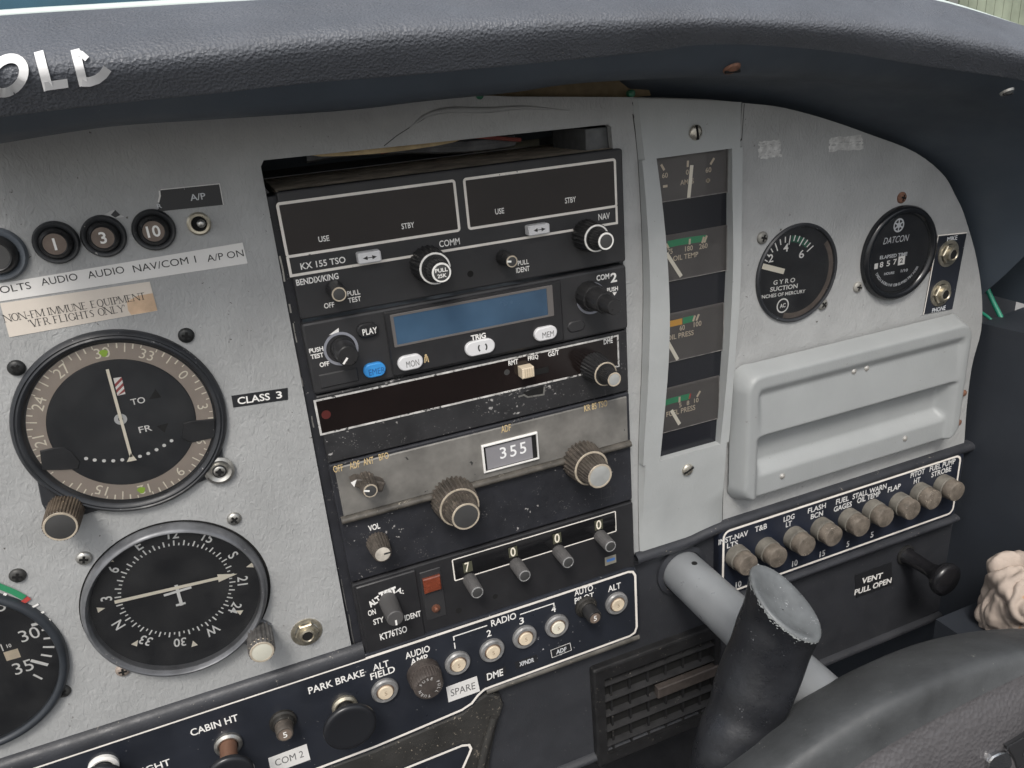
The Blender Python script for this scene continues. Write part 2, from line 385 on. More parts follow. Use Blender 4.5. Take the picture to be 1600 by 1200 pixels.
# opening of the radio stack: sloping top edge as in the photo
oTL, oTR = at(406, 252, 2), at(953, 194, 2)
outl = [(-260, -224)] + [(at(545, 990, 2)[0], -224), (oTL[0], oTL[1] - 2), (oTL[0] + 1.5, oTL[1] + .2), (oTR[0] - 1, oTR[1]), (oTR[0] + .6, oTR[1] - 1.4), (XO1, -60), (XO1, -222)] + [edge[0][:1][0:1] and (edge[0][0], -222)] + edge + [(70, 36), (50, 42), (-260, 42)]
panel = thing('instrument_panel', 'grey crackle painted instrument panel board around the radio stack and gauges', 'instrument panel', (100, -100, 0))
mb = MB(); mb.prism(outl, -2, 2); part('panel_board', mb, GREY, panel, smooth=30)
for pts_, w_ in ((((988, 160), (992, 172), (990, 185)), .5), (((1159, 217), (1150, 228), (1142, 233)), .9), (((1163, 162), (1161, 190), (1159, 217)), .35), (((600, 228), (620, 212), (645, 196), (668, 182)), .35)):
    mb = MB(); mb.ribbon([at(*q, 2.05) for q in pts_], w_, 2.08); part('crack', mb, mat('crack shadow gap', (.05, .048, .045), .8), panel, smooth=0)
mb = MB()
ridge = spline([at(*q, 2) for q in ((640, 200), (665, 181), (700, 172), (760, 172), (820, 168), (890, 173))], 24)
mb.tube([(x, z, 2.0) for x, z in ridge], [.2 + 1.1 * math.sin(PI * i / 23) for i in range(24)], 8)
part('paint_ridge', mb, GREY, panel, smooth=60)
for (cx, cy, ww, hh, sl) in ((1203, 234, 34, 24, -.03), (1322, 225, 52, 16, -.02)):
    mb = MB()
    for i in range(7):
        a = at(cx - ww / 2 + random.uniform(-2, 3), cy + hh * (i / 6 - .5) - ww * sl * .5, 2.1); b = at(cx + ww / 2 + random.uniform(-3, 2), cy + hh * (i / 6 - .5) + ww * sl - 2, 2.1)
        k = 7; mb.ribbon([(a[0] + (b[0] - a[0]) * j / k, a[1] + (b[1] - a[1]) * j / k + random.uniform(-.5, .5)) for j in range(k + 1)], random.uniform(.8, 1.9), 2.1 + .01 * i)
    for i in range(6):
        x = cx + ww * (i / 5 - .5) * .9; mb.ribbon([at(x - 2, cy + hh * .5, 2.2), at(x + 2, cy - hh * .5, 2.2)], random.uniform(.5, 1.1), 2.2 + .01 * i)
    part('glue_residue', mb, mat('old glue residue', (.55, .55, .54), .7, mott=.3, mscale=300), panel, smooth=0)
# padded trim bead along the panel's lower edge, left of the radios
mb = MB()
prof = [(1.9, -221.8), (4.2, -222.6), (5.6, -224.4), (6.2, -227.4), (6.0, -230), (5.4, -232)]
xr = at(560, 1003, 6)[0]
mb.grid([[(x, z, d) for d, z in prof] for x in np.linspace(-260, xr + 2, 30)])
part('lower_trim', mb, BEAD, panel, smooth=70)

mb = MB(); tl_ = np.linspace(.12, .56, 14)
mb.add([(oTL[0] + (oTR[0] - oTL[0]) * t, oTL[1] + (oTR[1] - oTL[1]) * t + o_ - (0 if k_ else 2.6 * math.sin(PI * i_ / 13) ** .5), -2.4 - k_ * .01) for k_, o_ in ((0, .4), (1, 2)) for i_, t in enumerate(tl_)], [(i_, i_ + 1, 14 + i_ + 1, 14 + i_) for i_ in range(13)])
part('tan_lining', mb, mat('tan lining', (.40, .31, .18), .9, mott=.3, mscale=120), panel, smooth=0)
# foam strip between panel top and hood
mb = MB()
xs = [at(735, 145, -3)[0], at(990, 145, -3)[0]]
mb.prism([(xs[0] - 30, 26), (xs[1] + 10, 26), (xs[1] + 6, 36), (xs[0] - 30, 38)], -8, -4)
solo('foam_strip', 'tan foam strip showing between the panel top and the hood', 'foam strip', mb, mat('tan felt', (.19, .145, .085), .9, mott=.3, mscale=80))

# ------------------------------------------------------------------ glareshield hood
hood = thing('glareshield', 'black grained padded glareshield hood curving over the top of the panel', 'glareshield', (100, 50, 60))
N = 70
sil = [(-140, 247), (0, 224), (169, 198), (337, 186), (540, 172), (661, 158), (800, 144), (900, 130), (1050, 121), (1150, 119), (1283, 121), (1419, 131), (1548, 152), (1640, 190), (1760, 260)]
lip = [(-140, 200), (0, 178), (169, 158), (337, 141), (500, 124), (650, 112), (875, 91), (1011, 78), (1101, 70), (1192, 71), (1328, 82), (1464, 102), (1600, 123), (1690, 150), (1800, 220)]
mid = [(-140, 130), (0, 112), (169, 96), (337, 80), (500, 62), (650, 50), (875, 36), (1000, 32), (1100, 30), (1170, 31), (1290, 38), (1428, 50), (1600, 82), (1690, 108), (1800, 170)]
top = [(-140, 78), (0, 60), (169, 48), (337, 36), (500, 24), (650, 14), (875, 3), (1000, -2), (1100, -4), (1170, -2), (1290, 5), (1428, 20), (1600, 56), (1690, 84), (1800, 140)]
bak = [(-140, 42), (0, 27), (169, 16), (337, 6), (500, -3), (650, -11), (875, -20), (1000, -22), (1100, -22), (1170, -20), (1290, -14), (1445, 0), (1600, 47), (1690, 76), (1800, 130)]
pan = [(-140, 250), (0, 232), (169, 203), (337, 190), (540, 172), (661, 156), (800, 142), (900, 138), (1000, 141), (1100, 150), (1222, 163), (1359, 205), (1473, 267), (1515, 337), (1540, 470)]
def curve(P, d): return [at3(x, y, d) for x, y in spline(P, N)]
c_pan = [np.array(p) for p in curve(pan, 0)]
for i in range(N):                                   # left half: the hood's inner edge runs behind its lip, just above the board
    c_pan[i][2] = -6
    if c_pan[i][1] > 30: c_pan[i][1] = max(c_pan[i][1], 34.5)
c_sil, c_lip, c_mid, c_top, c_bak = curve(sil, 58), curve(lip, 72), curve(mid, 80), curve(top, 68), curve(bak, 40)
c_far = [(p[0] * 1.05 + 4, p[1] - 8, -40) for p in c_bak]; c_far2 = [(p[0] * 1.12 + 8, p[1] - 24, -160) for p in c_bak]
rows = []
cols = [[np.array((p[0], p[1] - 25, -45)) for p in c_pan], c_pan, [tuple(.35 * np.array(a) + .65 * np.array(b) + np.array((0, 3.2, 0))) for a, b in zip(c_pan, c_sil)], c_sil, c_lip]  # first row: added flap behind the board that keeps light out
under = MB(); 
U = []
for i in range(N):
    U.append(spline([c[i] for c in cols], 16))
under.grid([[tuple(U[i][j]) for i in range(N)] for j in range(16)])
under.f = [f[::-1] for f in under.f]
part('hood_underside', under, UNDER, hood, smooth=70)
fr = []
for i in range(N):
    fr.append(spline([tuple(np.array(c_lip[i]) + np.array((0, -.3, -2))), c_lip[i], c_mid[i], c_top[i], c_bak[i], c_far[i], c_far2[i]], 40))
f = MB(); f.grid([[tuple(fr[i][j]) for i in range(N)] for j in range(40)]); f.f = [q[::-1] for q in f.f]
part('padded_lip', f, LEATHER, hood, smooth=70)
# white letters on the lip: last letters of a word, corner of the D worn off
def on_lip(px, py):
    """distance of the lip's front face there, from the same curves"""
    best = None
    for i in range(N):
        for j in range(4, 30):
            P = np.array(fr[i][j]); W = RC @ (np.array([P[0], -P[2], P[1]]) - CC); u = (800 + F_PX * W[0] / W[2], 600 + F_PX * W[1] / W[2])
            q = (u[0] - px) ** 2 + (u[1] - py) ** 2
            if best is None or q < best[0]: best = (q, P[2])
    return best[1]
mb = MB(); 
def lipstroke(P, wpx, closed=False):
    n = len(P); L = []
    pts = [np.array(p, float) for p in P]
    for i in range(n):
        t = pts[(i + 1) % n if closed else min(i + 1, n - 1)] - pts[i - 1 if closed else max(i - 1, 0)]; t /= np.linalg.norm(t); o = np.array([-t[1], t[0]]) * wpx / 2
        for q in (pts[i] + o, pts[i] - o): L.append(at3(q[0], q[1], on_lip(*q) + .9))
    k = n if closed else n - 1
    mb.add(L, [(2 * i, 2 * i + 1, 2 * ((i + 1) % n) + 1, 2 * ((i + 1) % n)) for i in range(k)])
def seg(a, b, n=6): return [(a[0] + (b[0] - a[0]) * i / n, a[1] + (b[1] - a[1]) * i / n) for i in range(n + 1)]
lipstroke([(11 + 26 * math.cos(t) * 1.0 - 4 * math.sin(t), 118 + 27 * math.sin(t) - 3 * math.cos(t)) for t in np.linspace(0, 2 * PI, 28, endpoint=False)], 15, True)
lipstroke(seg((60, 80), (76, 141)), 15); lipstroke(seg((70, 135), (106, 130)), 14)
lipstroke(seg((117, 77), (131, 134), 7), 14); lipstroke([(128, 128), (140, 128), (152, 124), (161, 117), (168, 107)], 15); lipstroke([(118, 81), (127, 84), (136, 92)], 9)
part('lettering', mb, mat('white letters', (.88, .88, .88), .45), hood, smooth=80)
# front edge of the nose and windscreen outside
rng = random.Random(3)
wall = thing('blue_backdrop', 'tall blue backdrop added outside beyond the top left of the hood', 'backdrop', (-14000, -1400, -24000))  # backdrop added for the unidentified blue past the hood, no wall known there
mb = MB(); mb.box(-26000, -1400, 900, 9000, -24200, -24000); part('backdrop_face', mb, mat('blue backdrop tone', (.030, .095, .15), .6, mott=.25, mscale=.4), wall)
mb = MB(); mb.prism([(-12500, -1400), (-10600, -1400), (-13500, 9000), (-15500, 9000)], -24000, -23900); part('reflection_strip', mb, mat('pale blue reflection', (.10, .24, .34), .6), wall)  # pale strip standing in for a windscreen post's reflection
mb = MB(); mb.tube([(p[0], p[1] + .4, p[2] - 1) for p in c_bak], 1.7, 10); part('edge_trim', mb, mat('pale mint edge', (.62, .70, .67), .35), hood, smooth=70)
ws = MB(); ws.grid([[(x, 25 - 60 * (x / 520) ** 2 + 330 * u, -190 + 130 * u - 60 * (x / 400) ** 2) for x in np.linspace(-480, 560, 30)] for u in np.linspace(0, 1, 8)])
solo('windscreen', 'clear curved windscreen rising behind the black hood', 'windscreen', ws, CLEAR)
fence = MB()
for i in range(14):
    x = 19350 + i * 330; fence.box(x, -1400, x + 310, 2600, -16000, -15950)
solo('board_fence', 'tall weathered board fence outside at the upper right corner', 'fence', fence, mat('grey green boards', (.30, .33, .26), .8, mott=.3, mscale=.8))
hr_ = random.Random(11); hg = MB()
for k in range(5200):
    p = np.array((hr_.uniform(13800, 19600), hr_.uniform(-1400, 2300 + 500 * math.sin(k * .7)), -16400 - hr_.uniform(0, 900))); a_ = np.array([hr_.gauss(0, 1) for _ in range(3)]); c_ = np.array([hr_.gauss(0, 1) for _ in range(3)]); a_ /= np.linalg.norm(a_); c_ = np.cross(a_, c_); c_ /= np.linalg.norm(c_); s_ = hr_.uniform(60, 150)
    hg.add([tuple(p - a_ * s_), tuple(p + c_ * s_ * .5), tuple(p + a_ * s_), tuple(p - c_ * s_ * .5)], [(0, 1, 2, 3)])
solo('hedge', 'bright green leafy hedge outside to the left of the board fence', 'hedge', hg, mat('hedge leaves', (.075, .15, .045), .6), smooth=0)
rt = thing('red_barrier', 'red barrier rail on posts in front of the green hedge', 'barrier', (17900, -1400, -15800))
mb = MB(); mb.box(17500, 880, 18500, 1040, -15850, -15800); part('rail', mb, RED, rt)
for xx in (17900, 18420):
    mb = MB(); mb.box(xx, -1400, xx + 110, 1060, -15960, -15860); part('post', mb, RED, rt)

# ------------------------------------------------------------------ side wall, lower dash
SIDE = mat('dark side trim', (.028, .033, .042), .55, mott=.15, mscale=12, bump=.12, bscale=900)
side = thing('cabin_side_panel', 'dark moulded cabin side panel at the right end of the dash', 'side panel', (440, -200, 60))
mb = MB()
zs = [-640, -420, -330, -240, -170, -134]
mb.grid([[(x + (0 if z > -300 else -2), z, d) for d, x in ((-330, 432), (-2, 424), (12, 425), (40, 428), (120, 446), (320, 500))] for z in zs])
mb.grid([[(x, -134, d) for d, x in ((-2, 424), (12, 425), (40, 428), (120, 446), (320, 500))], [(x + 60, -128, d) for d, x in ((-2, 424), (12, 425), (40, 428), (120, 446), (320, 500))]])
part('lower_wall', mb, SIDE, side, smooth=50)
px_, pz_ = at(1560, 1012, 78)
mb = MB(); mb.box(px_ - 14, pz_ - 120, 470, pz_ + 3, 44, 108, 3); part('map_pocket', mb, SIDE, side, smooth=50)
mb = MB(); mb.grid([[(462 - 30 * (d / 300), z, d) for d in (320, 200, 100, 40, -10, -60)] for z in (-128, -100, -60, -35, -20)]); mb.f = [q[::-1] for q in mb.f]
part('upper_wall', mb, UNDER, side, smooth=50)
mb = MB(); mb.grid([[(x, z, -34) for x in np.linspace(395, 500, 6)] for z in np.linspace(-330, -20, 6)]); part('end_wall', mb, SIDE, side)
tub = MB(); tub.tube([at3(1526, 425, -20), at3(1540, 446, -14), at3(1552, 472, -8), at3(1566, 500, 0)], 1.6, 10)
solo('green_glint', 'green glint made as a thin tube beside the right end of the panel', 'glint', tub, mat('green glint', (.03, .25, .16), .2))  # tube coloured to stand in for a green glint in the gap
tub = MB(); tub.tube([at3(1530, 486, -16), at3(1542, 494, -10), at3(1558, 507, -4)], 1.1, 10)
solo('green_glint', 'thin lower green glint made as a tube below the other beside the panel', 'glint', tub, mat('green glint', (.03, .25, .16), .2))  # second, smaller glint built as a tube

dash = thing('lower_dash', 'dark textured lower dash panel under the grey board and glove box', 'dash panel', (250, -300, 0))
mb = MB()
o = [(-260, -224), (-260, -470), (58, -470)] + [at(*q, -.5) for q in ((1285, 1039), (1460, 960), (1504, 942))] + [at(1507, 820, -.5), at(1511, 690, -.5), (425, -210), (150, -210), (150, -224)]
o = [(-260, -226), (-260, -470), (40, -470), (48, -364), (300, -366), (446, -360), (440, -300), (424, -226)]
mb.prism(o, -8, -.4, 0)
part('dash_face', mb, DASH, dash)
# rolled upper ledge right of the radios and lower lip
mb = MB()
prof2 = [(-.2, -217.6), (4, -218), (6.2, -219.4), (6.6, -221.6), (5.6, -223.8), (3, -225.4), (-.2, -226)]
mb.grid([[(x, z - (3.2 * (1 - min(max((x - 196) / 26, 0), 1)) ** 1.5), d) for d, z in prof2] for x in np.linspace(160, 426, 50)])
part('upper_ledge', mb, BEAD, dash, smooth=70)
mb = MB(); prof = [(-.4, -362), (3, -363), (4, -365), (2.5, -367), (-8, -368)]
mb.grid([[(x, z, d) for d, z in prof] for x in np.linspace(50, 440, 20)]); part('lower_lip', mb, DASH, dash, smooth=70)
# corner post at the right end
mb = MB(); mb.grid([[(x, z, d) for x, d in ((427, -.4), (428.5, 3), (431, 5), (434, 4), (438, -.4))] for z in np.linspace(-366, -228, 8)][::-1]); part('end_rib', mb, BEAD, dash, smooth=60)
# dusty console shoulder below the switch plate
sh = [at(*q, 3) for q in ((300, 1300), (495, 1199), (585, 1167), (720, 1110), (738, 1092), (760, 1079), (780, 1084), (786, 1098), (776, 1130), (766, 1175), (757, 1260), (745, 1330))]
mb = MB(); mb.prism(sh, -.5, 5, 2); part('console_shoulder', mb, BROWNBEAD, dash, smooth=60)
mb = MB(); mb.tube([at3(*q, 6) for q in ((772, 1120), (760, 1160), (748, 1210), (735, 1260))], [2.2, 2.6, 2.6, 2.6], 10); part('shoulder_bead', mb, BROWNBEAD, dash, smooth=70)

# ------------------------------------------------------------------ knob builders
def knob(name, parent, tip, dt, base_d, stages, ringm=None, capm=None, mat_=KNOB, ribs=None, kd=.1, caplab=None, ring_w=.7, pointer=None, pm=None):
    """tip: pixel of the front face's centre, dt its distance from the board; stages from base to tip: (radius at base, radius at front, length share)"""
    x, z = at(tip[0], tip[1], dt); L = dt - base_d; prof = []; d = base_d; fronts = []
    for (ra, rb, sh) in stages:
        e = min(.5, rb * .1); d2 = d + L * sh
        prof += [(ra, d, kd if ribs else 0), (rb, d2 - e, kd if ribs else 0), (rb - e, d2, 0)]; fronts.append((rb - e, d2)); d = d2
    mb = MB(); mb.lathe(prof, x, z, 40, ribs); k = part(name, mb, mat_, parent)
    if ringm:
        mb = MB()
        for r, dd in fronts: mb.lathe([(r - ring_w, dd + .02), (r - ring_w, dd + .22), (r - ring_w * .1, dd + .22), (r + .1, dd - .1)], x, z, 40, cap=False)
        part('knob_ring', mb, ringm, k)
    if capm:
        r, dd = fronts[-1]; mb = MB(); mb.lathe([(r - ring_w, dd + .03), (r - ring_w - .3, dd + .12)], x, z, 40); part('knob_cap', mb, capm, k)
    if pointer is not None:
        r, dd = fronts[-1]; a = pointer; mb = MB(); mb.quad((x + math.cos(a) * r * .55, z + math.sin(a) * r * .55), r * .4, .45, dd + .25, a); part('pointer_mark', mb, pm or WHITE, k)
    return k, x, z
def plate_from(tl, br, d): a = at(*tl, d); b = at(*br, d); return a[0], b[1], b[0], a[1]     # x0, z0, x1, z1
def oval_button(parent, name, cx, cy, wpx, hpx, d0, h, m_, txt=None, tw=None, th=None, tm=BLACKINK, rr=1.0, bold=.01):
    x, z = at(cx, cy, d0 + h); W = pxw(cx, cy, wpx, d0 + h) / 2; H = pxmm(cx, cy, hpx, d0 + h) / 2
    mb = MB(); mb.prism(rrect(x - W, z - H, x + W, z + H, H * rr, 8), d0, d0 + h, .5); b = part(name, mb, m_, parent, smooth=50)
    if txt: t = MB(); t.tpx(txt, cx + 3, cy + 1, th, tw, d0 + h + .06, bold=bold); part('lettering', t, tm, b, smooth=0)
    return b, x, z, W, H
def ledge(x0, z0, x1, z1, d0, d1, bev=.8, r=1.2): m_ = MB(); m_.prism(rrect(x0, z0, x1, z1, r, 3), d0, d1, bev); return m_

# ------------------------------------------------------------------ radio bay behind the opening
bay = MB()
bx0, bx1 = -7, XO1 + 4
bay.add([(bx0, 22, -2.2), (bx1, 22, -2.2), (bx1, 22, -120), (bx0, 22, -120), (bx0, 0, -120), (bx1, 0, -120), (bx0, -235, -2.2), (bx0, -235, -120), (bx1, -235, -2.2), (bx1, -235, -120)],
        [(0, 1, 2, 3), (3, 2, 5, 4), (0, 3, 7, 6), (1, 8, 9, 2)])
solo('radio_bay', 'dark hollow bay behind the panel opening above the top radio', 'radio bay', bay, mat('dark bay metal', (.04, .041, .042), .6, mott=.3, mscale=60), smooth=0)
mb = MB(); mb.grid([[(x, 12.5 + 2.4 * math.sin(x / 23) + 3.2 * math.cos(a), -40 + 4 * math.sin(a)) for a in np.linspace(0, 2 * PI, 9)] for x in np.linspace(20, 122, 24)])
solo('cable', 'grey cable bundle lying in the gap above the top radio', 'cable', mb, mat('grey cable', (.24, .25, .27), .45, mott=.5, mscale=60))
mb = MB(); mb.tube([(52, 13, -28), (75, 15.5, -29), (98, 15.2, -29), (122, 11, -30)], 1.0, 8)
solo('cable', 'thin dull red wire over the grey cable above the top radio', 'cable', mb, mat('dull red wire', (.35, .10, .09), .5))
mb = MB(); mb.prism([(108, 5), (145, 5), (145, 19.5), (98, 19.5)], -62, -60); 
solo('bay_cover_plate', 'olive grey metal plate at the back of the gap above the top radio', 'metal plate', mb, mat('olive metal', (.22, .22, .17), .6, mott=.2, mscale=60))
mb = MB(); mb.box(at(917, 220, -2)[0], 2, at(954, 220, -2)[0], at(930, 200, -2)[1], -40, -3, 1)
solo('mounting_block', 'small black block in the right corner of the gap above the top radio', 'block', mb, mat('grey black block', (.11, .115, .12), .5, mott=.3, mscale=120))
rack = thing('radio_rack', 'narrow black rack rail with chipped edges along the left of the radio stack', 'radio rack', (-3, -110, 0))
mb = MB(); mb.prism([(-4.8, -226), (1.2, -226), (1.2, 3), (-4.8, 3)], -12, .5, .4); part('side_rail', mb, RWORN2, rack)
mb = MB()
for (px, py, ll) in ((452, 475, 14), (458, 505, 30), (463, 560, 36), (470, 590, 14), (437, 400, 40), (487, 650, 18), (533, 905, 50), (545, 960, 60)):
    a = at(px, py, .6); b = at(px + ll * .19, py + ll, .6); mb = MB(); mb.ribbon([a, ((a[0] + b[0]) / 2 + random.uniform(-.3, .3), (a[1] + b[1]) / 2), b], random.uniform(.35, .8), .62); part('bare_metal_chip', mb, STEEL, rack, smooth=0)

X0, X1 = .6, 158.6
ZR = [4.6, -49.6, -84.3, -118.7, -184.8, -228.8]
# ------------------------------------------------------------------ 1 nav/com radio
D = 5.0
r1 = thing('navcom_radio', 'black dual display nav and comm radio with white frames at the top of the stack', 'radio', (X0, ZR[1], 0))
part('face_plate', ledge(X0, ZR[1] + .6, X1, ZR[0], -2, D), RBLK2, r1)
mb = MB(); mb.grid([[(x, ZR[0] + .2, d) for d in (2, -60)] for x in (X0 + .5, X1 - .5)][::-1]); mb.box(X0 + .5, ZR[0] - 4, X1 - .5, ZR[0], -60, 2)
part('case', mb, mat('dusty brown case', (.46, .39, .31), .8, mott=.45, mscale=90, speck=[((.8, .78, .74), 420, .70)]), r1)
dd = D + .08
def frame(tl, br, wpx): x0, z0, x1, z1 = plate_from(tl, br, dd); return x0, z0, x1, z1
f1 = frame((433, 319), (718, 361), 4); f2 = frame((725, 280), (963, 321), 4)
zb = at(560, 414, dd)[1]; LW = 1.15
mb = MB()
zT = .6 * (f1[3] + f2[3]) / 1.2; zB = (f1[1] + f2[1]) / 2
f1 = (f1[0], zB, f1[2], zT); f2 = (f2[0], zB, f2[2], zT)
mb.ribbon(rrect(*f1, 1.0), LW, dd, True); mb.ribbon(rrect(*f2, 1.0), LW, dd, True)
mb.ribbon([(f1[0], zB), (f1[0], zb), (f2[2], zb), (f2[2], zB)], LW, dd + .02)
part('white_frame', mb, CREAMLINE, r1, smooth=0)
for f_, nm in ((f1, 'a'), (f2, 'b')):
    mb = MB(); mb.prism(rrect(f_[0] + .7, f_[1] + .7, f_[2] - .7, f_[3] - .7, .8), D - .5, D + .04); part('display_window', mb, DARKGLASS, r1)
mb = MB(); dt = D + .14
for s, px, py, h, wd in (('USE', 506, 373, 9, 17), ('STBY', 637.4, 352.4, 9, 20), ('USE', 780.6, 330, 9, 14), ('STBY', 891.4, 312.4, 9, 17), ('COMM', 702.4, 379, 10.5, 32), ('NAV', 944, 338, 10, 18),
                         ('KX 155 TSO', 505, 411, 10.5, 70), ('OFF', 514.4, 477, 8.5, 16), ('PULL', 552.6, 457.6, 8, 20), ('TEST', 554, 468, 8, 20), ('PULL', 817.6, 410, 7.5, 17), ('IDENT', 817, 421, 8, 21)):
    mb.tpx(s, px, py, h, wd, dt, bold=.015)
mb.tpx('BENDIX/KING', 496, 436.4, 10, 66, dt, bold=.022)
part('lettering', mb, WHITE, r1, smooth=0)
for (px, py, wd, hh) in ((578, 402.5, 36, 18), (843, 359, 33, 16)):
    b, x, z, W, H = oval_button(r1, 'transfer_button', px, py, wd, hh, D, 4.5, WHITEBTN, rr=.35)
    a = MB(); q = D + 4.56; a.ribbon([(x - 1, z), (x + 1, z)], .35, q)
    for s in (-1, 1): a.poly([(x + s * 3, z), (x + s * 1, z + .9), (x + s * 1, z - .9)], q)
    part('arrow_mark', a, BLACKINK, b, smooth=0)
k, x, z = knob('tuning_knob', r1, (690, 426), D + 21, D, [(8.4, 7.4, .55), (4.9, 4.6, .45)], RINGW, KCAP, KNOB, 22, .07)
t = MB(); t.text('PULL', x, z + 1.1, D + 21.2, 1.7, 5.4, bold=.02); t.text('25K', x, z - 1.3, D + 21.2, 1.7, 4, bold=.02); part('lettering', t, WHITE, k, smooth=0)
knob('tuning_knob', r1, (947, 377), D + 20, D, [(7.6, 6.8, .55), (4.6, 4.3, .45)], RINGW, KCAP, KNOB, 22, .07)
knob('volume_knob', r1, (530, 460), D + 12, D, [(3.8, 3.3, 1)], RINGC, KCAP, KNOB, ring_w=.5)
knob('ident_knob', r1, (800, 408.6), D + 11, D, [(3.6, 2.9, 1)], RINGC, KCAP, KNOB, ring_w=.5, pointer=PI * .95)
mb = MB(); x, z = at(735, 428, D + .1); mb.poly(circle(x, z, 1.5, 20), D + .1); part('screw_hole', mb, HOLE, r1, smooth=0)

# ------------------------------------------------------------------ 2 com radio with blue screen
r2 = thing('com_radio', 'charcoal com radio with blue liquid crystal screen and oval buttons', 'radio', (X0, ZR[2], 0))
D = 5.0
part('face_plate', ledge(X0 - .4, ZR[2] + .6, X1 + .2, ZR[1] - 1.0, -2, D, 1.2, 1.6), RBLK2, r2)
c = plate_from((599, 489), (880, 530), D); zc0, zc1 = ZR[2] + 2.0, ZR[1] - 2.4
mb = MB(); mb.prism(rrect(c[0], zc0, c[2], zc1, .8), D - 1, D + 1.4, .6); part('centre_bezel', mb, RBLK, r2)
E1 = D + 1.4
s0 = plate_from((609, 493), (866, 494), E1); zsB = at(738, 518.5, E1)[1]; zsT = at(738, 468, E1)[1]
zsB = (at(615, 544, E1)[1] + at(866, 493, E1)[1]) / 2; zsT = (at(608, 492, E1)[1] + at(864, 445, E1)[1]) / 2
mb = MB(); mb.prism(rrect(s0[0], zsB, s0[2], zsT, .5), E1 - .5, E1 + .35, .2, [rrect(s0[0] + 1.4, zsB + 1.1, s0[2] - 3.2, zsT - 1.1, .3)]); part('screen_surround', mb, mat('grey screen rim', (.14, .13, .125), .5), r2)
mb = MB(); mb.prism(rrect(s0[0] + 1.2, zsB + 1, s0[2] - 3, zsT - 1, .3), E1 - .4, E1 + .08); part('screen', mb, LCD, r2)
oval_button(r2, 'play_button', 575, 516.5, 33, 22, D, 2.2, RBLK, 'PLAY', 23, 10, WHITE, bold=.02)
oval_button(r2, 'emergency_button', 586, 579, 34, 22, D, 2.2, BLUEBTN, 'EMER', 25, 9.5, mat('dark blue ink', (.02, .1, .3), .5), bold=.0)
oval_button(r2, 'monitor_button', 642, 567, 39, 23, E1, 2, WHITEBTN, 'MON', 20, 10, GREYINK, bold=.0)
b, x, z, W, H = oval_button(r2, 'transfer_button', 751, 543.5, 46, 23, E1, 2, WHITEBTN)
a = MB(); q = E1 + 2.06
for s in (0, PI): a.ring(x + 1, z, 1.7, 2.4, q, 12, s - .8, s + .8)
part('arrow_mark', a, BLACKINK, b, smooth=0)
oval_button(r2, 'memory_button', 853.6, 521.5, 35, 21, E1, 2, WHITEBTN, 'MEM', 18, 9, GREYINK, bold=.0)
oval_button(r2, 'blank_button', 901, 510, 27, 17, D, .7, RBLK2)
oval_button(r2, 'blank_cover', 530, 591, 60, 22, D, .6, RBLK2, rr=.15)
mb = MB(); q = D + .1
for s, px, py, h, wd in (('COM', 942, 433, 9, 20), ('2', 959, 433.6, 15, 10), ('PUSH', 957, 452, 7, 17), ('PUSH', 494, 546.5, 7.5, 22), ('TEST', 495.5, 556, 7.5, 20), ('OFF', 507, 569, 7.5, 15)):
    mb.tpx(s, px, py, h, wd, q, bold=.03)
mb.poly([at(*p, q) for p in ((514, 523.5), (529.6, 521), (529.2, 512.2))], q); mb.poly([at(*p, q) for p in ((957, 457), (964, 456), (960, 462))], q)
mb.tpx('TRIG', 747.5, 526, 8.5, 23, E1 + .06, bold=.03)
part('lettering', mb, WHITE, r2, smooth=0)
for cx_, cy_, rr in ((533, 545, 7.6), (924, 466, 8.0)):
    x, z = at(cx_, cy_, D + .3); mb = MB(); mb.lathe([(rr, D), (rr, D + .5), (rr - 1.1, D + .5), (rr - 1.2, D + .1)], x, z, 40, cap=False); part('knob_surround', mb, mat('pale blue grey ring', (.28, .29, .33), .45), r2)
knob('volume_knob', r2, (544, 557), D + 13, D, [(5.6, 5.0, .3), (4.9, 4.5, .7)], None, None, KNOB, pointer=-2.3)
knob('tuning_knob', r2, (961, 480), D + 27, D, [(7.0, 6.6, .3), (5.6, 5.3, .38), (4.2, 3.9, .32)], None, None, KNOB, 16, .03)
a = MB(); q = E1 + .06
gx, gz = at(666, 560, q); a.poly(circle(gx, gz + 1.5, .6, 10), q); a.ribbon([(gx - .9, gz - 2), (gx - .6, gz + .7), (gx + .6, gz + .7), (gx + .9, gz - 2)], .45, q); a.ribbon([(gx, gz + .8), (gx, gz - 1.4)], .4, q + .01); part('figure_mark', a, GOLD, r2, smooth=0)

# ------------------------------------------------------------------ 3 distance radio
r3 = thing('dme_receiver', 'slim black distance receiver with long dark window and chipped lower edge', 'radio', (X0, ZR[3], 0))
D = 4.0
part('face_plate', ledge(X0, ZR[3] + .4, X1, ZR[2] - .4, -2, D, .6, 1), RWORN, r3)
wz0 = (at(502, 679, D)[1] + at(906, 585, D)[1]) / 2; wz1 = ZR[2] - 2.2; wx0 = at(496, 650, D)[0]; wx1 = at(966, 560, D)[0]
mb = MB(); mb.prism(rrect(wx0, wz0, wx1, wz1, .4), D - .5, D + .25); part('display_window', mb, DARKGLASS, r3)
mb = MB(); mb.ribbon(rrect(wx0, wz0, wx1, wz1), .95, D + .32, True); part('frame_line', mb, WORNLINE, r3, smooth=0)
mb = MB(); q = D + .36
for s, px, py, h, wd in (('RMT', 802, 566, 8, 15), ('FREQ', 833, 559, 8, 16), ('GS/T', 865, 552, 8, 17), ('DME', 950.4, 533, 8, 14)): mb.tpx(s, px, py, h, wd, q, bold=.02)
part('lettering', mb, WHITE, r3, smooth=0)
